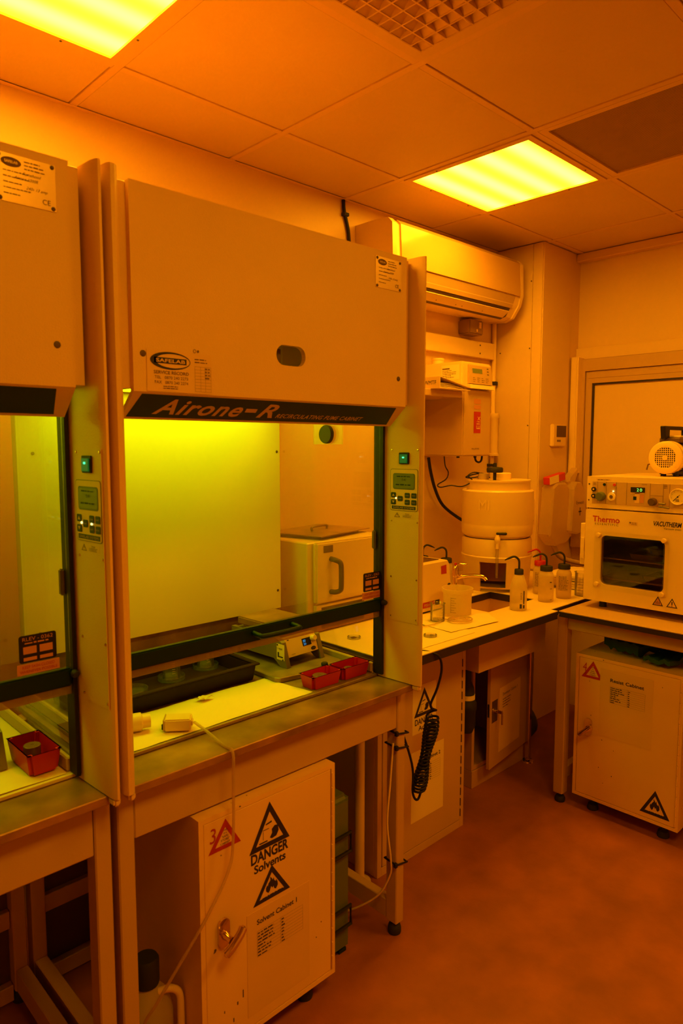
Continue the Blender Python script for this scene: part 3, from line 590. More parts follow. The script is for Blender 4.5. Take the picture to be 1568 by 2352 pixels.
def safety_cab(lab, number, sheet_title, signs):
    """metal cabinet, local frame: front looks along -y, x to the right, 0.43 wide"""
    t = thing('safety_cabinet', lab, 'cabinet', 'pale metal chemical safety cabinets'); w = .43; z0, z1 = .062, .672
    bm = bmesh.new()
    for q in ((0, w, .014, .40, z1 - .012, z1), (0, w, .014, .40, z0, z0 + .012), (0, .012, .014, .40, z0 + .012, z1 - .012), (w - .012, w, .014, .40, z0 + .012, z1 - .012), (.012, w - .012, .39, .40, z0 + .012, z1 - .012)): add_box(bm, *q)
    obj('body', bm, 'enamel', t)
    holed('front_frame', 'enamel', t, [(0, z0), (w, z0), (w, z1), (0, z1)], [[(.0125, z0 + .0125), (w - .0125, z0 + .0125), (w - .0125, z1 - .0125), (.0125, z1 - .0125)]], 0, .014, 'y')
    d = box('door', 'enamel', t, .014, w - .014, .001, .014, z0 + .014, z1 - .014, .0015)
    n = 14
    for k in range(n):
        za = z0 + .02 + k * (z1 - z0 - .04) / n; lathe('hinge_knuckle', 'enamel', d, [(0, 0), (.0028, 0), (.0028, .036), (0, .036)], (w - .0105, -.001, za), 8)
    # T handle
    h = thing_part('handle', d); bm = bmesh.new(); pl = rrect(-.0155, .0155, -.036, .036, .0148, 6)
    prism('escutcheon', 'chrome', d, [(.062 + x, .372 + z) for x, z in pl], -.007, .001, 'y', True)
    lathe('handle_stem', 'chrome', d, [(0, -.034), (.009, -.034), (.0075, -.02), (.011, -.006), (0, -.006)], (.064, 0, .366), 16, 'y')
    o = tube('handle', 'chrome', d, spline([(.041, -.038, .342), (.055, -.042, .354), (.068, -.043, .366), (.083, -.042, .379), (.096, -.038, .391)], 4), [.004] + [.0105] * 15 + [.004], 12)
    bpy.data.objects.remove(h)
    for x in (.07, w - .07):
        for y in (.05, .35): lathe('foot', 'rubber', t, [(0, 0), (.022, 0), (.024, .006), (.02, .024), (.009, .03), (.009, .0625), (0, .0625)], (x, y, 0), 16)
    def I(l=.0006): return Ink((0, .001, 0), (1, 0, 0), (0, 0, 1), l)
    # numbered red triangle
    i = I(); i.tri([(.025, .578), (.118, .578), (.074, .652)], .42); 
    i.build('red_triangle', 'ink_red', d); I().text(number, .030, .604, .036, .017, shear=.1).build('hand_number', 'ink_red', d)
    i = I(); i.text('THIS', .073, .622, .004, al='c').text('IS A', .073, .615, .004, al='c').text('"SAFE-', .073, .606, .0052, al='c').text('STORE"', .073, .598, .0052, al='c').text('CABINET', .073, .590, .0045, .028, 'c').build('safe_store_print', 'ink', d)
    signs(I, d)
    return t
def thing_part(name, p):
    o = bpy.data.objects.new(name, None); COL.objects.link(o); o.parent = p; return o
def listing(I, x, y, w, title, tw, seed):
    I.text(title, x, y, .0135, tw, off=.018); rr = random.Random(seed)
    for k in range(9): I.rect(x, x + w, y - .018 - k * .0085, y - .0176 - k * .0085)
    for q in (0, .5, 1): I.rect(x + w * q, x + w * q + .0004, y - .018 - 8 * .0085, y - .018)
    I.lines(x + .002, x + w * .42, y - .025, .0085, 8, .0036, seed, .7).lines(x + w * .52, x + w * .60, y - .025, .0085, 8, .0036, seed + 1, .5); return I
def s1(I, d):
    i = I(); hazard(i, 'acid', .206, .528, .128, .117); i.text('DANGER', .206, .500, .026, .118, 'c', off=.03).text('Solvents', .206, .474, .021, .10, 'c', off=.024); i.build('solvent_sign', 'ink', d)
    i = I(.0007); hazard(i, 'flame', .211, .388, .118, .088); i.lines(.18, .245, .397, .01, 1, .003, 2, .0).build('flame_sign', 'ink', d)
    s = box('document_sleeve', 'paper_dim', d, .132, .336, .0001, .0009, .105, .376, 0)
    listing(Ink((0, .0001, 0), (1, 0, 0), (0, 0, 1), .0005), .162, .338, .15, 'Solvent Cabinet 1', .13, 4).build('document_print', 'ink', s)
    each('paint_chip', 'brown_dark', d, [(.117, .1195, .0002, .0012, .17, .19), (.062, .064, .0002, .0012, .16, .166), (.1, .103, .0002, .0012, .16, .168), (.06, .0625, .0002, .0012, .12, .127), (.088, .0905, .0002, .0012, .122, .132), (.378, .38, .0002, .0012, .236, .239), (.36, .362, .0002, .0012, .2, .203)], 0)
c1 = safety_cab('pale metal solvent cabinet under the central fume cabinet', '3', '', s1); c1.location = (.812, 1.315, 0)
def s2(I, d):
    i = I(.0007); hazard(i, 'flame', .342, .095, .115, .102); i.lines(.305, .385, .105, .01, 1, .003, 2, .0).build('flame_sign', 'ink', d)
    s = box('document_sleeve', 'paper_dim', d, .105, .318, .0001, .0009, .352, .632, 0)
    listing(Ink((0, .0001, 0), (1, 0, 0), (0, 0, 1), .0005), .148, .584, .14, 'Resist Cabinet', .135, 8).build('document_print', 'ink', s)
    each('paint_chip', 'brown_dark', d, [(.35, .352, .0002, .0012, .61, .613), (.07, .072, .0002, .0012, .42, .424), (.12, .1225, .0002, .0012, .33, .334), (.17, .172, .0002, .0012, .30, .303), (.11, .112, .0002, .0012, .21, .214), (.165, .1675, .0002, .0012, .19, .195), (.13, .132, .0002, .0012, .15, .153)], 0)
c2 = safety_cab('pale metal resist cabinet on short feet under the vacuum oven table', '4', '', s2); c2.rotation_euler.z = R(-90); c2.location = (2.66, 1.348, 0)
# green case behind the solvent cabinet
t = thing('storage_case', 'green plastic storage case standing behind the solvent cabinet', 'case')
box('shell', 'green_case', t, 1.262, 1.392, 1.40, 1.70, .012, .50, .016, 3); boxes('seam', 'green_dark', t, [(1.318, 1.322, 1.3985, 1.402, .03, .48)])
for z in (.10, .33):
    bm = bmesh.new(); add_tube(bm, [(1.295, 1.399, z), (1.295, 1.388, z), (1.375, 1.386, z + .004), (1.375, 1.388, z + .06), (1.295, 1.39, z + .056), (1.295, 1.399, z + .056)], .006, 6); obj('clasp', bm, 'black', t)
[box('case_foot', 'green_dark', t, a, a + .03, b, b + .03, 0, .012) for a in (1.275, 1.35) for b in (1.41, 1.66)]; base(t, 1.327, 1.55, 0)
# jug behind the left leg
t = thing('plastic_jug', 'pale plastic jug with black screw cap beside the solvent cabinet', 'jug')
lathe('jug_body', 'bottle_plastic', t, [(0, 0), (.054, 0), (.06, .01), (.06, .17), (.05, .21), (.03, .235), (.024, .242), (.024, .25), (0, .25)], (.738, 1.44, 0), 28)
lathe('cap', 'rubber', t, [(0, .245), (.029, .245), (.030, .25), (.030, .305), (.026, .312), (0, .312)], (.738, 1.44, 0), 24); tube('grip', 'white_plastic', t, spline([(.755, 1.415, .228), (.778, 1.40, .232), (.796, 1.392, .215), (.799, 1.39, .17), (.796, 1.39, .11), (.785, 1.405, .085)], 5), .009, 10); base(t, .738, 1.44, 0)
# white service pipe and cables round the leg
t = thing('service_pipe', 'white vertical pipe with a floor flange between the stand and the acid cabinet', 'pipe')
lathe('pipe', 'white_plastic', t, [(0, .004), (.017, .004), (.017, .79), (0, .79)], (1.645, 1.615, 0), 18); lathe('flange', 'white_plastic', t, [(0, 0), (.04, 0), (.04, .006), (.022, .010), (.020, .022), (0, .022)], (1.645, 1.615, 0), 22); base(t, 1.645, 1.615, 0)
lx = CR + .46
def tie(z, lab):
    bm = bmesh.new(); e = .025; pts = [(lx - e, 1.363 - e, z + .006), (lx + e, 1.363 - e, z - .003), (lx + e, 1.363 + e, z), (lx - e, 1.363 + e, z + .01), (lx - e, 1.363 - e, z + .006)]
    add_tube(bm, pts, .003, 6); add_box(bm, lx - e - .008, lx - e + .002, 1.363 - e - .004, 1.363 - e + .006, z + .0, z + .014, .001); tag(obj('cable_tie', bm, 'black', None), lab, 'cable tie', 'black cable ties on the stand leg')
tie(.655, 'black cable tie on the stand leg, topmost of three'); tie(.61, 'black cable tie on the stand leg, second of three from the top'); tie(.235, 'black cable tie low on the stand leg near the floor')
tag(tube('cable', 'white_plastic', None, spline([(lx - .031, 1.35, .63), (lx - .042, 1.352, .50), (lx - .05, 1.355, .38), (lx - .036, 1.352, .26), (lx - .031, 1.36, .20), (lx - .05, 1.40, .12), (1.46, 1.50, .04), (1.44, 1.60, .01)], 7), .0032, 8), 'thin white cable strapped along the stand leg', 'cable')
# coiled black lead hanging from the bench
bm = bmesh.new(); P = []
axis = spline([(1.822, 1.44, .615), (1.822, 1.445, .56), (1.81, 1.45, .50), (1.785, 1.45, .43), (1.765, 1.45, .36)], 20); turns = 21; N = turns * 12
for k in range(N + 1):
    u = k / N; f = u ** .75 * (len(axis) - 1); i = min(int(f), len(axis) - 2); q = axis[i].lerp(axis[i + 1], f - i); a = 2 * PI * turns * u; rr_ = .020 + .004 * math.sin(u * 9)
    P.append(q + Vector((rr_ * math.cos(a), rr_ * math.sin(a), .006 * math.cos(a))))
lead = [Vector(q) for q in spline([(1.74, 1.47, .851), (1.785, 1.40, .84), (1.815, 1.398, .79), (1.81, 1.41, .72), (1.80, 1.43, .66), (1.815, 1.44, .635)], 7)]
tail = [Vector(q) for q in spline([P[-1], (1.76, 1.45, .325), (1.745, 1.46, .35), (1.75, 1.47, .45), (1.70, 1.50, .62), (1.66, 1.56, .74)], 7)]
add_tube(bm, lead + P + tail, .0042, 7); tag(obj('coiled_lead', bm, 'black', None, True, 60), 'black coiled lead hanging in front of the acid cabinet', 'cable')
# acid cabinet under the bench
t = thing('acid_cabinet', 'tall pale cabinet with danger acid sign behind the coiled lead', 'cabinet')
y0 = 1.58; bm = bmesh.new(); add_box(bm, 1.70, 2.208, y0 + .018, 2.10, .0, .8155, .002); obj('body', bm, 'enamel_clean', t)
d = box('door', 'enamel_clean', t, 1.725, 2.182, y0, y0 + .0175, .035, .728, .0015); boxes('front_frame', 'enamel_clean', t, [(1.70, 1.722, y0 + .002, y0 + .0175, 0, .80), (2.185, 2.208, y0 + .002, y0 + .0175, 0, .80), (1.722, 2.185, y0 + .002, y0 + .0175, .731, .80), (1.722, 2.185, y0 + .002, y0 + .0175, 0, .032)])
for k in range(15): lathe('hinge_knuckle', 'brown_dark', d, [(0, 0), (.0022, 0), (.0022, .03), (0, .03)], (2.1835, y0 - .0005, .05 + k * .044), 6)
s = box('acid_sign', 'paper', d, 1.882, 2.019, y0 - .0008, y0, .472, .653, 0); I = Ink((1.882, y0 - .0008, .472), (1, 0, 0), (0, 0, 1)); hazard(I, 'acid', .066, .064, .115, .105); I.text('DANGER', .066, .034, .022, .105, 'c', off=.014).text('Acids', .066, .010, .018, .065, 'c', off=.012).build('sign_print', 'ink', s)
s = box('document', 'paper', d, 1.878, 2.070, y0 - .0008, y0, .134, .406, 0); listing(Ink((1.878, y0 - .0008, .134), (1, 0, 0), (0, 0, 1)), .04, .222, .13, 'Acid Cabinet 2', .13, 12).build('document_print', 'ink', s)
base(t, 1.95, 1.85, 0)
# developer cabinet with its door ajar
t = thing('developer_cabinet', 'brown wooden cabinet with its door ajar and key in the lock', 'cabinet'); y0 = 1.735
bm = bmesh.new()
for q in ((2.478, 2.496, y0, 2.18, .082, .62), (2.884, 2.902, y0, 2.18, .082, .62), (2.496, 2.884, y0, 2.18, .60, .62), (2.496, 2.884, y0, 2.18, .082, .10), (2.496, 2.884, 2.165, 2.18, .10, .60)): add_box(bm, *q, .001)
obj('carcass', bm, 'wood_cab', t); box('plinth', 'wood_cab', t, 2.478, 2.902, y0 - .004, 2.17, .0, .08, .002)
d = box('door', 'wood_cab', t, -.385, 0, -.018, 0, 0, .50, .002); d.location = (2.90, y0 - .001, .095); d.rotation_euler.z = R(7)
s = box('document_sleeve', 'paper_dim', d, -.30, -.085, -.0195, -.018, .055, .35, .0); Ink((-.30, -.0195, .055), (1, 0, 0), (0, 0, 1)).text('Developer Cabinet 1', .03, .255, .013, .15).lines(.03, .12, .235, .012, 4, .004, 3).build('document_print', 'ink', s)
box('lock_plate', 'bronze', d, -.372, -.318, -.0190, -.018, .21, .31, .0005); lathe('lock', 'chrome', d, [(0, -.034), (.008, -.034), (.009, -.02), (.012, -.019), (0, -.019)], (-.345, 0, .262), 14, 'y')
boxes('key', 'chrome', d, [(-.349, -.341, -.055, -.034, .254, .270), (-.336, -.330, -.052, -.046, .20, .258)]); boxes('strike', 'black', d, [(-.3862, -.385, -.012, -.004, .24, .30)]); boxes('hinge', 'bronze', t, [(2.897, 2.9045, y0 - .03, y0 - .02, .20, .25)])
base(t, 2.69, 1.95, 0)
# ================================================================== wall bench, sink and what stands on it
BZ = .85
t = thing('bench_worktop', 'cream laminate worktop with a black edge along the wall', 'worktop')
hole = [(2.37, 1.59), (2.725, 1.59), (2.725, 1.82), (2.37, 1.82)]; out = [(1.60, 1.405), (2.597, 1.405), (2.597, 1.437), (3.338, 1.437), (3.338, 2.236), (1.60, 2.236)]
holed('laminate_top', 'laminate', t, out, [hole], BZ - .003, BZ, 'z'); holed('core', 'edge_black', t, out, [hole], BZ - .034, BZ - .0032, 'z')
base(t, 2.47, 1.82, BZ - .034); t = thing('bench_support', 'slim chrome support post under the bench beside the developer cabinet', 'support post'); box('tube', 'chrome', t, 2.895, 2.917, 1.697, 1.719, .006, BZ - .035, .004, 2); lathe('leg_foot', 'chrome', t, [(0, 0), (.03, 0), (.028, .005), (0, .006)], (2.906, 1.708, 0), 18); base(t, 2.906, 1.708, 0)
t = thing('sink', 'deep cream ceramic sink hung under the worktop', 'sink'); bm = bmesh.new(); z0, z1 = .625, BZ - .0345
for q in ((2.262, 2.365, 1.558, 1.87, z0, z1), (2.73, 2.775, 1.558, 1.87, z0, z1), (2.365, 2.73, 1.558, 1.587, z0, z1), (2.365, 2.73, 1.823, 1.87, z0, z1), (2.365, 2.73, 1.587, 1.823, z0, z0 + .025)): add_box(bm, *q)
bmesh.ops.remove_doubles(bm, verts=bm.verts, dist=1e-5); obj('basin', bm, 'ceramic', t)
lathe('waste_trap', 'rubber', t, [(0, .30), (.026, .305), (.038, .335), (.038, .40), (.042, .405), (.042, .435), (.034, .445), (.030, .50), (.018, .53), (.018, .6245), (0, .6245)], (2.385, 1.70, 0), 20); lathe('trap_label', 'paper', t, [(.0345, .452), (.0345, .472)], (2.385, 1.70, 0), 20); base(t, 2.52, 1.71, .3)
# mixer tap
t = thing('sink_tap', 'chrome tap with red button behind the sink', 'tap'); x, y = 2.60, 1.93
lathe('body', 'chrome', t, [(0, 0), (.024, 0), (.024, .006), (.014, .012), (.012, .07), (.017, .075), (.017, .11), (.010, .125), (0, .125)], (x, y, BZ), 18)
tube('spout', 'chrome', t, spline([(x, y, BZ + .06), (x + .01, y - .03, BZ + .075), (x + .035, y - .08, BZ + .083), (x + .05, y - .12, BZ + .08), (x + .055, y - .135, BZ + .066)], 5), .009, 10); tube('lever', 'chrome', t, [(x, y, BZ + .122), (x + .01, y - .015, BZ + .132), (x + .035, y - .04, BZ + .128)], .005, 8); lathe('hot_button', 'red', t, [(0, .126), (.006, .126), (.006, .136), (0, .137)], (x, y, BZ), 12)
base(t, x, y, BZ)
# ultrasonic bath
t = thing('ultrasonic_bath', 'white bath unit with a red sticker beside the sink', 'lab bath'); bm = bmesh.new()
prism('body', 'white_plastic', t, [(2.03, .872), (2.315, .872), (2.33, .90), (2.332, .95), (2.318, 1.04), (2.306, 1.056), (2.03, 1.056)], 1.752, 1.985, 'y', b=.004)
b_ = box('base', 'white_plastic', t, 2.035, 2.30, 1.757, 1.98, BZ + .0055, .873, .002); box('foot_strip', 'black', t, 2.04, 2.29, 1.76, 1.975, BZ, BZ + .0055, 0)
holed('tank_rim', 'bronze', t, [(2.06, 1.78), (2.28, 1.78), (2.28, 1.96), (2.06, 1.96)], [[(2.08, 1.80), (2.26, 1.80), (2.26, 1.94), (2.08, 1.94)]], 1.0555, 1.059, 'z'); tube('lid_handle', 'bronze', t, spline([(2.11, 1.83, 1.058), (2.12, 1.83, 1.085), (2.20, 1.83, 1.085), (2.21, 1.83, 1.058)], 5), .006, 8); box('lid', 'bronze', t, 2.085, 2.255, 1.805, 1.935, 1.052, 1.058, .001)
Ink((2.03, 1.752, 0), (1, 0, 0), (0, 0, 1)).poly([(.232, 1.0), (.268, .999), (.266, 1.037), (.230, 1.034)]).build('sticker', 'ink_red', t)
Ink((2.03, 1.752, 0), (1, 0, 0), (0, 0, 1)).rect(.10, .19, .874, .897).build('brand_strip', 'ink_red', t); i = Ink((2.03, 1.752, 0), (1, 0, 0), (0, 0, 1), .001); i.text('FISHER', .125, .879, .011, .055).build('lettering', 'white_plastic', t)
Ink((2.03, 1.752, 0), (1, 0, 0), (0, 0, 1), .0012).rect(.192, .222, .876, .897).ell(.285, .952, .010, .005).build('marks', 'ink', t); base(t, 2.17, 1.87, BZ)
# purified-water tank
tk = thing('water_tank', 'big cream water storage tank with a dispensing tap behind the sink', 'water tank'); TX, TY, TR = 2.838, 1.866, .166
ang0 = math.atan2(-TY, -TX)
def shell(name, prof, win=None, n=64, m='tank'):
    bm = bmesh.new(); rg = [[bm.verts.new((r * math.cos(ang0 + 2 * PI * k / n), r * math.sin(ang0 + 2 * PI * k / n), z)) for k in range(n)] for r, z in prof]
    for j in range(len(rg) - 1):
        for k in range(n):
            kk = (k + n // 2) % n - n // 2
            if win and any(q[0] <= kk < q[1] and q[2] <= j < q[3] for q in win): continue
            bm.faces.new((rg[j][k], rg[j][(k + 1) % n], rg[j + 1][(k + 1) % n], rg[j + 1][k]))
    if not win: bm.faces.new(rg[0]); bm.faces.new(rg[-1])
    else:
        r = bmesh.ops.extrude_face_region(bm, geom=bm.faces[:])
        for v in [q for q in r['geom'] if isinstance(q, bmesh.types.BMVert)]: s_ = 1 - .008 / TR; v.co.x *= s_; v.co.y *= s_
    return obj(name, bm, m, tk, True, 35)
ped = shell('pedestal', [(.150, 0), (.152, .016), (.156, .024), (.163, .142), (.164, .150), (.168, .157), (.168, .164), (.164, .168), (.165, .235), (.160, .248)], [(-5, 3, 2, 3), (-5, 5, 0, 1)])
box('pedestal_back', 'orange_panel', ped, .03, .04, -.12, .12, .02, .14, 0).rotation_euler.z = ang0 + PI
lathe('pedestal_top', 'tank', ped, [(0, .16), (.158, .16), (.158, .165), (0, .165)], (0, 0, 0), 40)
for y, z in ((-.05, .11), (.045, .115), (.06, .05)): pass
shell('tank_body', [(.150, .250), (.164, .262), (.167, .275), (.168, .31), (.1675, .313), (.168, .316), (.168, .468), (.163, .474), (.15, .475)])
bm = bmesh.new(); n_ = 40; prof = []
for k in range(n_ + 1):
    a = ang0 - R(75) + R(225) * k / n_; prof.append((.150 * math.cos(a), .150 * math.sin(a)))
prism('tank_shoulder', 'tank', tk, prof, .474, .512, 'z', True); prism('top_plate', 'tank', tk, [(x_ * 1.02, y_ * 1.02) for x_, y_ in prof], .512, .520, 'z', True)
def pol(r, a, z): return Vector((r * math.cos(ang0 + a), r * math.sin(ang0 + a), z))
lathe('filler_cap', 'white_plastic', tk, [(0, .52), (.038, .52), (.038, .548), (.034, .552), (0, .552)], pol(.03, 2.2, 0), 24); lathe('vent_filter', 'grey_light', tk, [(0, .52), (.026, .52), (.026, .55), (0, .55)], pol(.07, -1.3, 0), 20)
lathe('valve_wheel', 'rubber', tk, [(0, .556), (.036, .556), (.038, .562), (.038, .574), (.034, .58), (.008, .582), (.008, .60), (0, .60)], pol(.075, -.2, 0), 14); lathe('valve_stem', 'rubber', tk, [(0, .52), (.008, .52), (.008, .557), (0, .557)], pol(.075, -.2, 0), 10)
q = pol(.172, .02, .262); lathe('dispense_tap', 'white_hot', tk, [(0, -.02), (.010, -.018), (.0135, -.006), (.0135, .006), (.008, .016), (.007, .022), (0, .022)], q - Vector((0, 0, .01)), 14)
o = box('tap_lever', 'black', tk, -.004, .014, -.042, .006, .012, .023, .003); o.location = q; o.rotation_euler.z = ang0 + PI
tube('outlet_hose', 'glass_thin', tk, [pol(.174, .02, .235), pol(.176, .02, .18), pol(.176, .02, .075)], .006, 10); tube('hose_nozzle', 'white_plastic', tk, [pol(.174, .02, .242), pol(.175, .02, .21)], .008, 10)
tk.location = (TX, TY, BZ)
fr = Ink((0, 0, 0), (0, 0, 0.0001), (0, 0, 1), 0)
I = Ink(pol(.1715, -.34, 0), Vector((-math.sin(ang0 - .34), math.cos(ang0 - .34), 0)), (0, 0, 1), 0); I.text('MI', -.028, .385, .05, .05).build('embossed_mark', 'white_plastic', tk)
# wash bottles
def wash_bottle(x, y, lab, capm='rubber', h=.15, r=.033, taper=False, turn=PI * .75, printed=None, tilt=0):
    t = thing('wash_bottle', lab, 'wash bottle', 'plastic wash bottles on the bench')
    prof = [(0, 0), (r - .003, 0), (r, .004), (r, h * .62), (r * .62, h * .92), (.017, h * .95), (.017, h), (0, h)] if taper else [(0, 0), (r - .003, 0), (r, .004), (r, h * .80), (r * .88, h * .89), (.024, h * .93), (.022, h), (0, h)]
    lathe('bottle', 'bottle_plastic', t, prof, (0, 0, 0), 28); cr = .0185 if taper else .0265
    lathe('cap', capm, t, [(0, h - .006), (cr, h - .006), (cr, h + .013), (cr - .002, h + .016), (0, h + .016)], (0, 0, 0), 22)
    d = Vector((math.cos(turn), math.sin(turn), 0)); tube('nozzle', capm, t, spline([(0, 0, h + .014), (0, 0, h + .045), d * .006 + Vector((0, 0, h + .060)), d * .022 + Vector((0, 0, h + .068)), d * .045 + Vector((0, 0, h + .060)), d * .06 + Vector((0, 0, h + .053))], 4), [.0045] * 16 + [.0042, .0035, .003, .0025, .002], 8)
    if printed:
        va = math.atan2(-y, -x)
        def wrap(I): 
            for k, v in enumerate(I.v): a = va + v.x / r; I.v[k] = Vector(((r + .0006) * math.cos(a), (r + .0006) * math.sin(a), v.z))
            return I
        I = Ink((0, 0, 0), (1, 0, 0), (0, 0, 1), 0); printed(I); wrap(I).build('print', 'ink', t)
    t.location = (x, y, BZ); return t
def pr_main(I): I.rect(.006, .015, .012, .030); I.rect(.020, .028, .012, .026); I.rect(.021, .026, .03, .085); I.lines(.008, .018, .075, .006, 5, .002, 3)
def pr_label(I): I.lines(-.024, .022, .10, .0055, 12, .0022, 6, .3)
def pr_white(I): I.rect(.016, .026, .088, .092); I.rect(.018, .027, .06, .062); I.rect(.02, .027, .012, .014)
wash_bottle(2.500, 1.532, 'wash bottle with sloping shoulders and dark hand marks, nearest the bench edge', h=.155, taper=True, r=.035, printed=pr_main)
wash_bottle(2.722, 1.532, 'milky plain wash bottle with black cap, middle of the bench end', h=.142, printed=pr_white, turn=PI * .72)
wash_bottle(2.842, 1.512, 'wash bottle with small printed label, nearest the vacuum oven', h=.138, printed=pr_label, turn=PI * .7)
wash_bottle(2.848, 1.635, 'wash bottle with red cap and red nozzle', 'red_plastic', h=.138, r=.031, printed=pr_label)
wash_bottle(2.66, 2.03, 'wash bottle with black nozzle behind the white bath, nearest the tank', h=.125, turn=PI * .8, r=.03)
wash_bottle(2.58, 2.11, 'wash bottle with nozzle turned to the tank, behind the white bath', h=.135, turn=-.5, r=.03)
wash_bottle(2.44, 2.08, 'wash bottle behind the white bath, farthest from the tank', h=.13, turn=PI * .9, r=.03)
beaker(2.955, 1.478, BZ, 'large empty glass beaker between the printed wash bottle and the oven', .036, .108, .008)
beaker(2.098, 1.640, BZ + .006, 'small glass beaker standing on wipes by the plastic jug', .028, .068, .006)
t = thing('measuring_jug', 'translucent graduated plastic beaker on the wipes beside the sink', 'beaker'); r = .06
lathe('jug_wall', 'bottle_plastic', t, [(0, 0), (r - .004, 0), (r - .003, .085), (r + .002, .088), (r + .003, .105), (r, .105), (r - .006, .086), (r - .006, .003), (0, .003)], (0, 0, 0), 32)
I = Ink((0, 0, 0), (1, 0, 0), (0, 0, 1), 0); I.rect(-.028, -.027, .012, .075)
for k in range(7): I.rect(-.027, -.012 if k % 2 else -.005, .014 + k * .0095, .0152 + k * .0095)
va = math.atan2(-1.65, -2.24)
for k, v in enumerate(I.v): a = va + v.x / r; I.v[k] = Vector(((r - .002) * math.cos(a), (r - .002) * math.sin(a), v.z))
I.build('graduation', 'ink_soft', t); t.location = (2.245, 1.655, BZ + .006)
tag(sheet('paper_wipe', 'paper', None, [(1.74, 1.45), (2.07, 1.445), (2.12, 1.60), (1.86, 1.66)], BZ, amp=.003, seed=11), 'white wipe on the bench edge beside the cabinet post', 'paper')
tag(sheet('paper_wipe', 'paper', None, [(2.00, 1.50), (2.262, 1.47), (2.345, 1.58), (2.02, 1.72)], BZ + .0022, amp=.003, seed=14), 'white wipe under the plastic beaker and tubing', 'paper')
P = []
for k in range(150):
    a = k * .23; rr_ = .035 + .014 * math.sin(k * .07); P.append((2.155 + rr_ * math.cos(a) * 1.1, 1.575 + rr_ * math.sin(a) * .9, BZ + .0095 + .004 * abs(math.sin(k * .11))))
tag(tube('clear_tubing', 'sleeve', None, P + [(2.12, 1.62, BZ + .01), (2.03, 1.60, BZ + .01), (1.93, 1.62, BZ + .008)], .0022, 6), 'loose coil of thin clear tubing on the wipes', 'tubing')
def wafer(x, y, lab):
    t = thing('sample_dish', lab, 'dish'); lathe('dish', 'glass_thin', t, [(0, 0), (.024, 0), (.024, .007), (.022, .007), (.022, .0015), (0, .0015)], (0, 0, 0), 26); box('sample', 'bronze', t, -.009, .007, -.007, .008, .0016, .003, 0); t.location = (x, y, BZ)
wafer(1.70, 1.70, 'small clear dish seen through the cabinet side beside the drying oven'); 
o = lathe('sample_dish', 'glass_thin', None, [(0, 0), (.024, 0), (.024, .006), (.022, .006), (.022, .0015), (0, .0015)], (0, 0, 0), 26); tag(o, 'small clear dish lying on the wipe by the cabinet post', 'dish'); o.location = (1.905, 1.52, BZ + .0045)
t = thing('paper_stack', 'loose white papers piled behind the wash bottles by the oven', 'paper stack')
for k in range(5): q = sheet('sheet', 'paper', t, [(3.03 + .01 * k, 1.47 - .01 * k), (3.29, 1.45 + .02 * k), (3.29, 1.70), (3.04 - .02 * k, 1.69 + .01 * k)], BZ + .0105 + k * .013, t=.02, amp=.006, seed=20 + k)
base(t, 3.16, 1.58, BZ)
# drying oven seen through the side glass
t = thing('drying_oven', 'small pale drying oven with dark D handle, seen through the fume cabinet', 'oven')
box('body', 'white_plastic', t, 1.615, 2.02, 1.855, 2.21, BZ + .008, 1.182, .004); d = box('door', 'white_plastic', t, 1.640, 2.02, 1.832, 1.854, .958, 1.182, .006, 2)
boxes('base_panel', 'white_plastic', t, [(1.645, 2.01, 1.836, 1.8545, BZ + .006, .95)]); [lathe('foot', 'rubber', t, [(0, 0), (.012, 0), (.012, .0085), (0, .0085)], (a, b, BZ), 12) for a in (1.65, 1.98) for b in (1.88, 2.18)]
s = box('control_plate', 'brown_dark', t, 1.668, 1.89, 1.8345, 1.836, BZ + .014, .942, .001); each('lamp', 'led_red', s, [(1.715, 1.722, 1.8338, 1.8346, .905, .909), (1.80, 1.808, 1.8338, 1.8346, .912, .917), (1.745, 1.75, 1.8338, 1.8346, .892, .894)], 0)
tube('handle', 'brown_dark', d, spline([(1.712, 1.833, 1.118), (1.712, 1.808, 1.116), (1.722, 1.795, 1.108), (1.724, 1.79, 1.09), (1.724, 1.79, 1.02), (1.722, 1.795, 1.004), (1.712, 1.808, .998), (1.712, 1.833, .996)], 4), .0095, 10)
Ink((1.675, 1.832, 1.143), (1, 0, 0), (0, 0, 1)).rect(0, .047, 0, .026).build('badge', 'ink_soft', d); base(t, 1.81, 2.02, BZ)
t = thing('pan_cover', 'flat steel pan cover lying on the drying oven', 'pan cover')
prism('lid_plate', 'steel', t, [(-.17, -.13), (.17, -.13), (.17, .13), (-.17, .13)], .012, .015, 'z'); prism('lid_well', 'steel', t, [(-.13, -.10), (.13, -.10), (.13, .10), (-.13, .10)], .0, .012, 'z'); tube('lid_handle', 'steel', t, spline([(-.05, 0, .015), (-.045, 0, .030), (.045, 0, .030), (.05, 0, .015)], 5), .005, 8); t.location = (1.835, 2.03, 1.1825); t.rotation_euler.z = R(12)

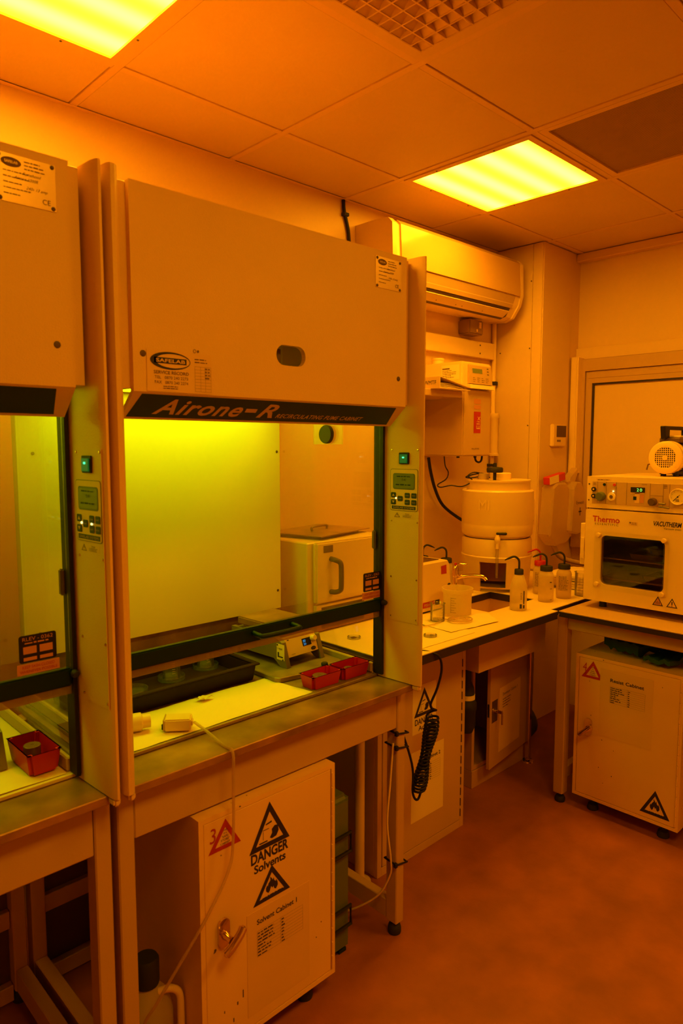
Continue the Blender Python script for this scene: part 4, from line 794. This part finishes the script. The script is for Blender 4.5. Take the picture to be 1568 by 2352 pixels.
# ================================================================== water purifier, shelf, rail, pipes, air conditioner
t = thing('water_purifier', 'grey wall-mounted water purifier with red strip and display', 'water purifier')
box('case', 'purifier', t, 2.715, 2.945, 1.985, 2.238, 1.48, 1.80, .006, 2); box('head', 'white_plastic', t, 2.711, 2.95, 1.99, 2.238, 1.803, 1.93, .008, 2)
prism('display_lip', 'white_plastic', t, [(1.965, 1.803), (1.99, 1.803), (1.99, 1.825), (1.972, 1.822)], 2.745, 2.945, 'x'); cpn = prism('display_panel', 'purifier', t, [(1.976, 1.826), (1.9895, 1.826), (1.9895, 1.915), (1.986, 1.915)], 2.75, 2.94, 'x')
dv = Vector((0, .010, .089)).normalized(); I = Ink((2.75, 1.976, 1.826), (1, 0, 0), dv, .0005); I.rect(.03, .11, .052, .074).build('screen', 'lcd', cpn)
I = Ink((2.75, 1.976, 1.826), (1, 0, 0), dv, .0005)
for k in range(4): I.lines(.03 + k * .035, .055 + k * .035, .028, .009, 3, .003, k, .4)
for k in range(3): I.rect(.15, .165, .076 - k * .014, .081 - k * .014)
I.build('panel_print', 'ink_soft', cpn)
I = Ink((2.715, 1.985, 1.48), (1, 0, 0), (0, 0, 1)); I.rect(.085, .142, .112, .215).build('red_strip', 'ink_red', t)
I = Ink((2.851, 1.985, 1.48), (0, 0, 1), (-1, 0, 0), .0012); I.text('Elix', .132, -.0, .030, .062).build('lettering', 'paper_dim', t)
I = Ink((2.715, 1.985, 1.48), (1, 0, 0), (0, 0, 1)); I.rect(.085, .142, .252, .276).rect(.085, .142, .227, .246).build('panel_marks', 'orange_panel', t); Ink((2.715, 1.985, 1.48), (1, 0, 0), (0, 0, 1)).text('MILLIPORE', .072, .032, .008, .062).build('maker_print', 'ink_soft', t)
s = box('rating_label', 'paper', t, 2.7102, 2.7108, 2.01, 2.115, 1.845, 1.915, 0); Ink((2.7102, 2.115, 1.845), (0, -1, 0), (0, 0, 1)).rect(.006, .05, .050, .056).lines(.006, .095, .042, .008, 5, .003, 2).build('label_print', 'ink_soft', s)
for a in (2.74, 2.88): lathe('port', 'rubber', t, [(0, -.008), (.008, -.008), (.008, 0), (0, 0)], (a, 2.03, 1.48), 10)
base(t, 2.83, 2.11, 1.48)
t = thing('white_tub', 'round white plastic tub on top of the water purifier', 'tub'); lathe('tub', 'white_hot', t, [(0, 0), (.03, 0), (.03, .022), (0, .022)], (0, 0, 0), 24); lathe('lid', 'white_hot', t, [(0, .022), (.032, .022), (.032, .03), (0, .031)], (0, 0, 0), 24); t.location = (2.77, 2.185, 1.9305)
tag(box('wall_shelf', 'purifier', None, 2.42, 2.7095, 1.985, 2.238, 1.755, 1.785, .002), 'narrow grey shelf under the ring binder', 'shelf')
t = thing('ring_binder', 'white ring binder lying on the narrow shelf', 'binder'); boxes('cover', 'white_hot', t, [(-.11, .11, -.115, -.112, .0, .052), (-.11, .11, -.112, .115, .0, .003)], 0)
o = box('top_cover', 'white_hot', t, -.11, .11, 0, .232, 0, .003, 0); o.location = (0, -.113, .0505); o.rotation_euler.x = R(-9.5)
for k in range(5): sheet('page', 'paper', t, [(-.10, -.108), (.10, -.108), (.098, .10 - k * .03), (-.10, .098 - k * .03)], .006 + k * .0045, t=.004, amp=.002, seed=40 + k)
Ink((-.11, -.115, .01), (1, 0, 0), (0, 0, 1)).text('WMTF', .13, .008, .018, .07).build('lettering', 'ink', t); t.location = (2.585, 2.045, 1.7855); t.rotation_euler.z = R(-90)
t = thing('wall_rail', 'long white mounting rail on the wall above the water purifier', 'rail'); box('rail', 'white_hot', t, 2.30, 3.30, 2.21, 2.2395, 2.002, 2.088, .002)
for z in (2.025, 2.068): screw(t, 'brown_dark', (3.165, 2.21, z), '-y', .005)
base(t, 2.8, 2.225, 2.0)
t = thing('wall_pipe', 'white vertical pipe with a thick collar in the wall corner', 'pipe'); lathe('pipe', 'white_plastic', t, [(0, 1.30), (.012, 1.30), (.012, 2.20), (0, 2.20)], (3.315, 2.222, 0), 14); lathe('collar', 'white_hot', t, [(0, 1.475), (.026, 1.475), (.026, 1.487), (.0225, 1.49), (.0225, 1.68), (.0265, 1.685), (.0265, 1.71), (0, 1.71)], (3.305, 2.205, 0), 20); each('clip', 'rubber', t, [(3.30, 3.333, 2.205, 2.238, 1.865, 1.885), (3.29, 3.325, 2.195, 2.238, 1.415, 1.43)]); base(t, 3.31, 2.22, 1.3)
t = thing('isolator_switch', 'small dark isolator switch under the air conditioner', 'switch'); box('case', 'switch_grey', t, 3.005, 3.128, 2.165, 2.239, 2.110, 2.1845, .006, 2); boxes('toggle', 'paper_dim', t, [(3.083, 3.098, 2.157, 2.165, 2.142, 2.172)]); boxes('lamp_lens', 'paper_dim', t, [(3.062, 3.074, 2.162, 2.165, 2.122, 2.136)]); base(t, 3.066, 2.2, 2.11)
t = thing('air_conditioner', 'white split air conditioner mounted high on the wall', 'air conditioner')
prof = [(2.238, 2.20), (2.12, 2.19), (2.075, 2.205), (2.035, 2.262), (2.022, 2.31), (2.022, 2.33), (2.03, 2.47), (2.05, 2.49), (2.12, 2.497), (2.238, 2.497)]
prism('body', 'white_plastic', t, prof, 2.275, 3.245, 'x', True); prism('front_cover', 'ac_gloss', t, [(2.0215, 2.305), (2.014, 2.305), (2.014, 2.33), (2.022, 2.472), (2.046, 2.494), (2.052, 2.4905), (2.0305, 2.470), (2.0215, 2.33)], 2.30, 3.235, 'x', True)
for a, b in ((2.245, 2.2745), (3.2455, 3.268)): prism('end_cap', 'white_plastic', t, [(2.238, 2.198), (2.12, 2.186), (2.07, 2.20), (2.03, 2.258), (2.016, 2.31), (2.022, 2.47), (2.045, 2.493), (2.12, 2.50), (2.238, 2.50)], a, b, 'x', True)
prism('outlet', 'brown_dark', t, [(2.105, 2.1935), (2.072, 2.2035), (2.046, 2.243), (2.05, 2.246), (2.076, 2.209), (2.106, 2.199)], 2.31, 3.19, 'x'); prism('lower_fascia', 'purifier', t, [(2.0455, 2.2445), (2.0425, 2.2435), (2.0205, 2.300), (2.024, 2.302)], 2.31, 3.20, 'x')
prism('flap', 'white_hot', t, [(2.078, 2.196), (2.040, 2.223), (2.042, 2.226), (2.081, 2.199)], 2.33, 3.17, 'x')
for x in (2.42, 2.60, 2.75, 2.80, 2.97): prism('vane', 'brown_dark', t, [(2.10, 2.196), (2.066, 2.203), (2.05, 2.232), (2.054, 2.24), (2.10, 2.205)], x, x + .004, 'x')
Ink((2.80, 2.034, 2.268), (1, 0, 0), Vector((0, -.022, .0565)).normalized(), .0006).rect(.01, .02, 0, .006).build('status_lamp', 'led_green', t); Ink((2.80, 2.034, 2.268), (1, 0, 0), Vector((0, -.022, .0565)).normalized(), .0006).ell(.09, .0, .014, .006).build('emblem', 'paper', t); base(t, 2.76, 2.13, 2.19)
tag(tube('black_cable', 'black', None, spline([(2.163, 2.232, CZ - .004), (2.166, 2.230, 2.54), (2.19, 2.231, 2.47), (2.20, 2.232, 2.38), (2.20, 2.232, 2.25)], 5), .0075, 8), 'black cable running down from the ceiling beside the air conditioner', 'cable'); tag(box('cable_clip', 'rubber', None, 2.156, 2.186, 2.218, 2.2395, 2.522, 2.536, .002), 'black clip holding the ceiling cable to the wall', 'clip')
tag(tube('black_hose', 'black', None, spline([(2.725, 2.20, 1.4715), (2.745, 2.20, 1.397), (2.783, 2.20, 1.308), (2.846, 2.20, 1.226), (2.90, 2.15, 1.165), (2.90, 2.06, 1.13), (2.89, 2.03, 1.12)], 7), .008, 8), 'thick black hose from the purifier down to the tank', 'hose')
tag(tube('thin_lead', 'black', None, spline([(2.722, 2.10, 1.479), (2.732, 2.10, 1.432), (2.757, 2.10, 1.399), (2.74, 2.10, 1.367), (2.675, 2.10, 1.342), (2.62, 2.04, 1.334), (2.62, 1.98, 1.345), (2.67, 1.95, 1.34), (2.72, 1.93, 1.365), (2.70, 1.94, 1.39), (2.74, 1.93, 1.405), (2.80, 1.92, 1.39), (2.74, 1.95, 1.378), (2.70, 1.95, 1.385), (2.78, 1.92, 1.40), (2.82, 1.90, 1.378)], 7), .003, 6), 'thin black lead looped on top of the water tank', 'cable')
tag(tube('hose_loop', 'black', None, spline([(2.88, 2.03, 1.472), (2.89, 2.03, 1.455), (2.915, 2.03, 1.448), (2.935, 2.03, 1.458), (2.94, 2.03, 1.4795)], 5), .005, 8), 'short black hose loop under the water purifier', 'hose')
# column fittings
t = thing('thermostat', 'small white thermostat on the corner column', 'thermostat'); box('case', 'white_hot', t, 3.45, 3.588, 1.922, 1.9455, 1.527, 1.648, .004, 2); boxes('screen', 'brown_dark', t, [(3.482, 3.584, 1.9205, 1.9222, 1.578, 1.640)], .0005); each('button', 'brown_dark', t, [(3.49, 3.497, 1.9205, 1.9222, 1.552, 1.563), (3.504, 3.511, 1.9205, 1.9222, 1.552, 1.563), (3.518, 3.525, 1.9205, 1.9222, 1.552, 1.563)], 0); base(t, 3.52, 1.935, 1.527)
t = thing('wall_socket', 'white socket box on the corner column beside the water tank', 'socket'); box('back_box', 'white_plastic', t, 3.29, 3.3415, 1.96, 2.02, 1.128, 1.245, .004, 2); boxes('face', 'white_hot', t, [(3.286, 3.29, 1.957, 2.023, 1.125, 1.248)]); base(t, 3.316, 1.99, 1.128)
t = thing('plastic_pouch', 'clear plastic pouch of supplies hanging on the corner column', 'pouch')
prism('left_pocket', 'bag_plastic', t, [(3.33, 1.05), (3.36, 1.31), (3.40, 1.33), (3.50, 1.33), (3.53, 1.30), (3.57, 1.03), (3.52, 1.0), (3.40, .99)], 1.86, 1.935, 'y', b=.008); prism('right_pocket', 'bag_plastic', t, [(3.51, 1.06), (3.53, 1.30), (3.56, 1.335), (3.62, 1.33), (3.655, 1.28), (3.70, 1.07), (3.60, 1.04)], 1.835, 1.93, 'y', b=.008)
prism('neck', 'bag_plastic', t, [(3.52, 1.33), (3.61, 1.33), (3.655, 1.40), (3.63, 1.41), (3.56, 1.36)], 1.87, 1.91, 'y', b=.006)
I = Ink((3.56, 1.835, 1.18), (1, 0, 0), (0, 0, 1), .001); I.text('Eyewash', .0, .03, .018, .085).rect(.04, .048, -.035, .01).rect(.028, .06, -.016, -.008).build('print', 'ink', t); base(t, 3.51, 1.9, 1.0)
t = thing('red_packet', 'red and white packet on top of the hanging pouch', 'packet'); o = box('packet', 'red', t, -.085, .085, -.02, .02, 0, .042, .004); box('label', 'paper', t, -.085, .01, -.0212, -.02, .001, .041, 0); t.location = (3.427, 1.895, 1.334); t.rotation_euler.y = R(-8)
tag(tube('grey_hose', 'grey_light', None, spline([(3.46, 1.91, .985), (3.47, 1.88, .93), (3.52, 1.84, .90), (3.60, 1.74, .88), (3.66, 1.64, .89)], 6), .014, 10), 'grey hose below the hanging pouch running to the window wall', 'hose')

# ================================================================== oven table and vacuum oven
t = thing('oven_table', 'steel-framed table carrying the vacuum oven', 'table')
box('table_top', 'frame_paint', t, 2.60, 3.45, .25, 1.402, BZ - .004, BZ + .0005, .001); box('top_core', 'edge_black', t, 2.602, 3.45, .252, 1.401, BZ - .024, BZ - .0042, 0)
box('front_apron', 'frame_paint', t, 2.65, 2.69, .325, 1.387, .765, .825, .003); box('side_apron', 'frame_paint', t, 2.691, 3.36, 1.352, 1.392, .765, .825, .003)
for x, y in ((2.65, 1.388), (3.36, 1.388), (2.65, .28), (3.36, .28)):
    lg = box('leg', 'frame_paint', t, x, x + .044, y - .001 if y < 1 else y - .0, y + .043 if y < 1 else y + .044, .04, .825, .003); lathe('foot', 'rubber', lg, [(0, 0), (.02, 0), (.022, .006), (.022, .016), (.018, .024), (.010, .026), (.010, .05), (0, .05)], (x + .022, y + .021, 0), 16)
box('base_bar', 'frame_paint', t, 2.695, 3.359, 1.393, 1.427, .10, .15, .003); base(t, 3.0, .84, 0)
t = thing('vacuum_oven', 'cream vacuum oven with dark window and control strip on the table', 'vacuum oven'); XF = 2.75
oy0, oy1 = .80, 1.373
bm = bmesh.new()
for q in ((XF + .028, 3.27, oy0, oy0 + .06, .886, 1.27), (XF + .028, 3.27, oy1 - .045, oy1, .886, 1.27), (XF + .028, 3.27, oy0 + .06, oy1 - .045, .886, .93), (XF + .028, 3.27, oy0 + .06, oy1 - .045, 1.19, 1.27), (3.20, 3.27, oy0 + .06, oy1 - .045, .93, 1.19), (XF + .004, 3.27, oy0, oy1, 1.273, 1.404)): add_box(bm, *q)
obj('body', bm, 'white_plastic', t)
win = rrect(1.045, 1.303, .957, 1.162, .022, 5); dr = holed('door', 'white_plastic', t, rrect(oy0, oy1, .884, 1.267, .004, 2), [win], XF, XF + .026, 'x')
box('window_glass', 'glass_oven', dr, XF + .008, XF + .014, 1.045, 1.303, .957, 1.162, 0)
holed('clear_cover', 'glass', dr, rrect(1.028, 1.328, .938, 1.178, .012, 4), [rrect(1.047, 1.301, .959, 1.160, .022, 4)], XF - .007, XF - .001, 'x')
for y, z in ((1.310, 1.163), (1.046, 1.164), (1.312, .957), (1.047, .952)): lathe('cover_knob', 'white_hot', dr, [(0, -.018), (.0085, -.017), (.010, -.010), (.007, -.006), (.007, 0), (0, 0)], (XF, y, z), 16, 'x')
boxes('cavity_lining', 'oven_in', t, [(XF + .03, 3.20, oy0 + .0601, oy0 + .064, .931, 1.189), (XF + .03, 3.20, oy1 - .049, oy1 - .0451, .931, 1.189), (XF + .03, 3.199, oy0 + .065, oy1 - .05, .931, .934), (XF + .03, 3.199, oy0 + .065, oy1 - .05, 1.186, 1.189), (3.19, 3.199, oy0 + .065, oy1 - .05, .935, 1.185)], 0)
for z in (.972, 1.058): box('shelf', 'steel', t, XF + .05, 3.17, oy0 + .07, oy1 - .056, z, z + .006, .001)
for y, z in ((1.10, .979), (1.16, 1.065)): opentray('shelf_tray', 'oven_in', t, XF + .08, XF + .26, y - .09, y + .06, z, z + .02, .003, .002)
lathe('door_handle', 'black', dr, [(0, 0), (.02, 0), (.02, .03), (0, .03)], (XF - .031, .83, 1.08), 12, 'x')
hg = boxes('hinge', 'white_plastic', t, [(XF + .002, XF + .03, oy1 + .0005, oy1 + .022, 1.03, 1.205)], .002); boxes('hinge_pin', 'white_hot', hg, [(XF - .004, XF + .002, oy1 + .002, oy1 + .018, 1.055, 1.145)], .001)
def V(l=.0006): return Ink((XF, 0, 0), (0, -1, 0), (0, 0, 1), l)
V().text('Thermo', -1.342, 1.217, .024, .115, off=.02).build('lettering', 'ink_red', dr); V().text('SCIENTIFIC', -1.332, 1.204, .0085, .10, sp=1.5).build('lettering', 'ink', dr)
V().text('VACUTHERM', -1.092, 1.219, .018, .106, shear=.25, off=.025).text('Vacuum oven', -1.052, 1.207, .0085, .064, shear=.25).build('lettering', 'ink', dr); V().rect(-1.189, -1.154, 1.213, 1.227).build('small_label', 'paper_dim', dr); V(.0009).ell(-1.184, 1.223, .004, .003, 10).lines(-1.178, -1.158, 1.2215, .006, 2, .0025, 3, .2).build('label_print', 'ink_soft', dr)
for yc, m in ((1.063, 'orange_panel'), (1.009, 'paper_dim')): V().poly([(-yc - .021, .905), (-yc + .021, .905), (-yc, .942)]).build('warning_face', m, dr); i = V(.0009); i.tri([(-yc - .021, .905), (-yc + .021, .905), (-yc, .942)], .3)
V(.0009).tri([(-1.084, .905), (-1.042, .905), (-1.063, .942)], .25).rect(-1.070, -1.068, .911, .921).rect(-1.064, -1.062, .911, .923).rect(-1.058, -1.056, .911, .921).tri([(-1.030, .905), (-.988, .905), (-1.009, .942)], .25).rect(-1.011, -1.007, .916, .928).ell(-1.009, .912, .002, .002, 8).build('warning_print', 'ink', dr)
PF = XF + .004; cs = box('control_strip', 'purifier', t, PF - .0015, PF, oy0 + .015, 1.350, 1.292, 1.384, .0005)
def U(l=.0006): return Ink((PF - .0015, 0, 0), (0, -1, 0), (0, 0, 1), l)
i = U()
for y in (1.327, 1.290, 1.248, 1.205, 1.112, 1.062, 1.038): i.rect(-y, -y + .0012, 1.293, 1.383)
i.rect(-1.11, -1.062, 1.335, 1.3362).lines(-1.345, -1.333, 1.375, .005, 2, .002, 1, 0).lines(-1.145, -1.125, 1.377, .01, 1, .002, 2, 0).lines(-1.06, -1.045, 1.378, .006, 3, .003, 2, .2).build('panel_lines', 'ink_soft', cs)
for z in (1.351, 1.323): lathe('fuse_holder', 'black', cs, [(0, -.006), (.004, -.006), (.0045, -.008), (.009, -.008), (.009, 0), (0, 0)], (PF - .0015, 1.341, z), 16, 'x'); lathe('fuse_dot', 'paper_dim', cs, [(0, -.0085), (.0038, -.0085), (.0038, -.006), (0, -.006)], (PF - .0015, 1.341, z), 10, 'x')
lathe('dial', 'green_knob', cs, [(0, -.024), (.015, -.024), (.0185, -.018), (.0185, 0), (0, 0)], (PF - .0015, 1.309, 1.323), 24, 'x'); lathe('thermostat_dial', 'gauge', cs, [(0, -.004), (.016, -.004), (.0175, 0), (0, 0)], (PF - .0015, 1.266, 1.323), 24, 'x'); lathe('dial_hub', 'bronze', cs, [(0, -.006), (.007, -.006), (.007, -.004), (0, -.004)], (PF - .0015, 1.266, 1.323), 14, 'x')
lathe('push_button', 'green_dark', cs, [(0, -.005), (.0055, -.005), (.0055, 0), (0, 0)], (PF - .0015, 1.297, 1.372), 14, 'x'); lathe('push_button', 'red', cs, [(0, -.005), (.0055, -.005), (.0055, 0), (0, 0)], (PF - .0015, 1.255, 1.372), 14, 'x'); lathe('indicator', 'led_yellow', cs, [(0, -.003), (.003, -.003), (.003, 0), (0, 0)], (PF - .0015, 1.259, 1.346), 10, 'x')
boxes('display', 'black', cs, [(PF - .004, PF - .0015, 1.132, 1.188, 1.346, 1.366)], .0005); Ink((PF - .004, 0, 0), (0, -1, 0), (0, 0, 1)).text('2', -1.163, 1.350, .012, .008).text('0', -1.151, 1.350, .012, .009).build('digits', 'led_digit', cs)
i = U(); i.rect(-1.189, -1.135, 1.340, 1.344).rect(-1.171, -1.152, 1.303, 1.343).build('keypad_field', 'paper_dim', cs); U(.0009).rect(-1.177, -1.164, 1.315, 1.329).build('key', 'green_dark', cs); U(.0009).rect(-1.150, -1.135, 1.305, 1.338).build('key_column', 'orange_panel', cs)
lathe('valve_knob', 'brown_dark', cs, [(0, -.03), (.013, -.03), (.0155, -.024), (.0155, -.008), (.008, 0), (0, 0)], (PF - .0015, 1.095, 1.313), 18, 'x'); tube('valve_lever', 'grey_plastic', cs, [(PF - .02, 1.070, 1.308), (PF - .02, 1.045, 1.307)], .004, 8); tube('valve_lever', 'grey_plastic', cs, [(PF - .02, 1.070, 1.296), (PF - .02, 1.03, 1.292)], .0035, 8)
g = lathe('pressure_gauge', 'gauge', cs, [(0, -.004), (.027, -.004), (.028, -.007), (.031, -.007), (.032, 0), (0, 0)], (PF - .0015, 1.006, 1.336), 28, 'x'); i = Ink((PF - .0055, 1.006, 1.336), (0, -1, 0), (0, 0, 1), .0006)
i.poly([(-.016, -.0145), (-.014, -.0165), (.008, .008), (.007, .009)]); i.ell(0, 0, .003, .003, 12)
for k in range(9): a = R(225 - 33.75 * k); i.poly([(.02 * math.cos(a), .02 * math.sin(a)), (.024 * math.cos(a - .04), .024 * math.sin(a - .04)), (.024 * math.cos(a + .04), .024 * math.sin(a + .04))])
i.lines(-.007, .007, -.012, .005, 2, .003, 2, .1).build('gauge_marks', 'ink', g)
V().rect(0, 0, 0, 0) ; Ink((PF, 0, 0), (0, -1, 0), (0, 0, 1)).rect(-1.334, -1.27, 1.387, 1.396).build('name_label', 'paper_dim', t); Ink((PF, 0, 0), (0, -1, 0), (0, 0, 1), .001).lines(-1.328, -1.278, 1.390, .01, 1, .003, 3, .0).build('label_print', 'ink_soft', t)
for z in (1.372, 1.305): screw(t, 'brown_dark', (PF, 1.364, z), '-x', .0035)
for y in (oy0 + .05, oy1 - .06):
    for x in (XF + .06, 3.2): lathe('foot', 'rubber', t, [(0, 0), (.016, 0), (.014, .0365), (0, .0365)], (x, y, BZ + .0005), 14)
base(t, 3.0, 1.08, BZ + .0005)
# vacuum pump on the oven
t = thing('vacuum_pump', 'cream round-fronted vacuum pump with black carrying handle on the oven', 'pump'); px, py, pz = 2.925, 1.128, 1.482
lathe('fan_cover', 'white_hot', t, [(.043, .0), (.062, .0), (.067, .004), (.067, .022), (.064, .024), (.064, .028), (.068, .030), (.068, .048), (0, .048), (0, .012), (.043, .012), (.043, 0)], (px, py, pz), 40, 'x', 40, False)
lathe('fan_recess', 'black', t, [(0, .006), (.0435, .006), (.0435, .010), (0, .010)], (px, py, pz), 30, 'x')
bm = bmesh.new()
for k in range(-5, 6):
    o_ = k * .0083 + .00; L_ = math.sqrt(max(.043 ** 2 - o_ ** 2, 1e-6)); add_box(bm, px + .001, px + .005, py - L_, py + L_, pz + o_ - .0014, pz + o_ + .0014); add_box(bm, px + .0012, px + .0052, py + o_ - .0014, py + o_ + .0014, pz - L_, pz + L_)
g = obj('grille', bm, 'white_hot', t); g['kind'] = 'stuff'; lathe('grille_hub', 'white_hot', t, [(0, 0), (.004, 0), (.004, -.001), (.011, -.001), (.011, .005), (0, .005)], (px, py, pz), 16, 'x')
lathe('motor_barrel', 'pump_metal', t, [(0, .049), (.058, .049), (.058, .26), (0, .26)], (px, py, pz), 32, 'x'); bm = bmesh.new()
for k in range(28):
    a = 2 * PI * k / 28; c_, s_ = math.cos(a), math.sin(a)
    add_tube(bm, [(px + .052, py + .062 * c_, pz + .062 * s_), (px + .24, py + .062 * c_, pz + .062 * s_)], .0028, 4)
o = obj('cooling_fin', bm, 'pump_metal', t); o['kind'] = 'stuff'
boxes('junction_box', 'pump_metal', t, [(px + .05, px + .25, py - .04, py + .045, pz + .06, pz + .082)], .004); boxes('control_cover', 'gauge', t, [(px + .08, px + .22, py - .03, py + .03, pz + .0822, pz + .09)], .002)
each('base_rail', 'black', t, [(px + .03, px + .25, py + .01, py + .03, 1.412, 1.426), (px + .03, px + .25, py - .04, py - .02, 1.412, 1.426)]); [lathe('foot', 'rubber', t, [(0, 0), (.012, 0), (.010, .009), (0, .009)], (a, b, 1.4045), 12) for a in (px + .045, px + .23) for b in (py + .02, py - .03)]
prism('handle', 'black', t, [(px + .03, pz + .075), (px + .075, pz + .078), (px + .068, pz + .118), (px + .255, pz + .118), (px + .25, pz + .078), (px + .285, pz + .078), (px + .29, pz + .13), (px + .018, pz + .13)], py + .012, py + .032, 'y', b=.003)
tube('oil_pipe', 'bronze', t, [(px + .05, py + .05, pz - .02), (px + .02, py + .075, pz - .03), (px + .015, py + .078, pz - .052)], .003, 6); base(t, px + .15, py, 1.4045)
# green cloths on the resist cabinet
tag(sheet('green_cloth', 'green_glove', None, [(2.775, 1.285), (2.735, 1.125), (2.96, 1.08), (3.0, 1.30)], .715, t=.083, amp=.05, seed=51, nx=14, ny=14), 'crumpled green cloth pile on the resist cabinet, farther from the photo edge', 'cloth', 'green cloths on the resist cabinet')
tag(sheet('green_cloth', 'green_glove', None, [(2.700, 1.09), (2.690, .985), (2.94, .96), (2.94, 1.06)], .69, t=.034, amp=.03, seed=53, nx=14, ny=10), 'flat folded green cloth on the resist cabinet, nearer the photo edge', 'cloth', 'green cloths on the resist cabinet')
bm = bmesh.new(); bmesh.ops.create_uvsphere(bm, u_segments=20, v_segments=12, radius=1)
for v in bm.verts: v.co = Vector((v.co.x * .16, v.co.y * .12, max(v.co.z, -.6) * .10 + .06 + .012 * math.sin(v.co.x * 9) * math.cos(v.co.y * 7)))
o = tag(obj('black_bag', bm, 'rubber', None, True), 'soft black bag on the floor behind the chrome bench leg', 'bag'); o.location = (3.12, 1.93, 0)
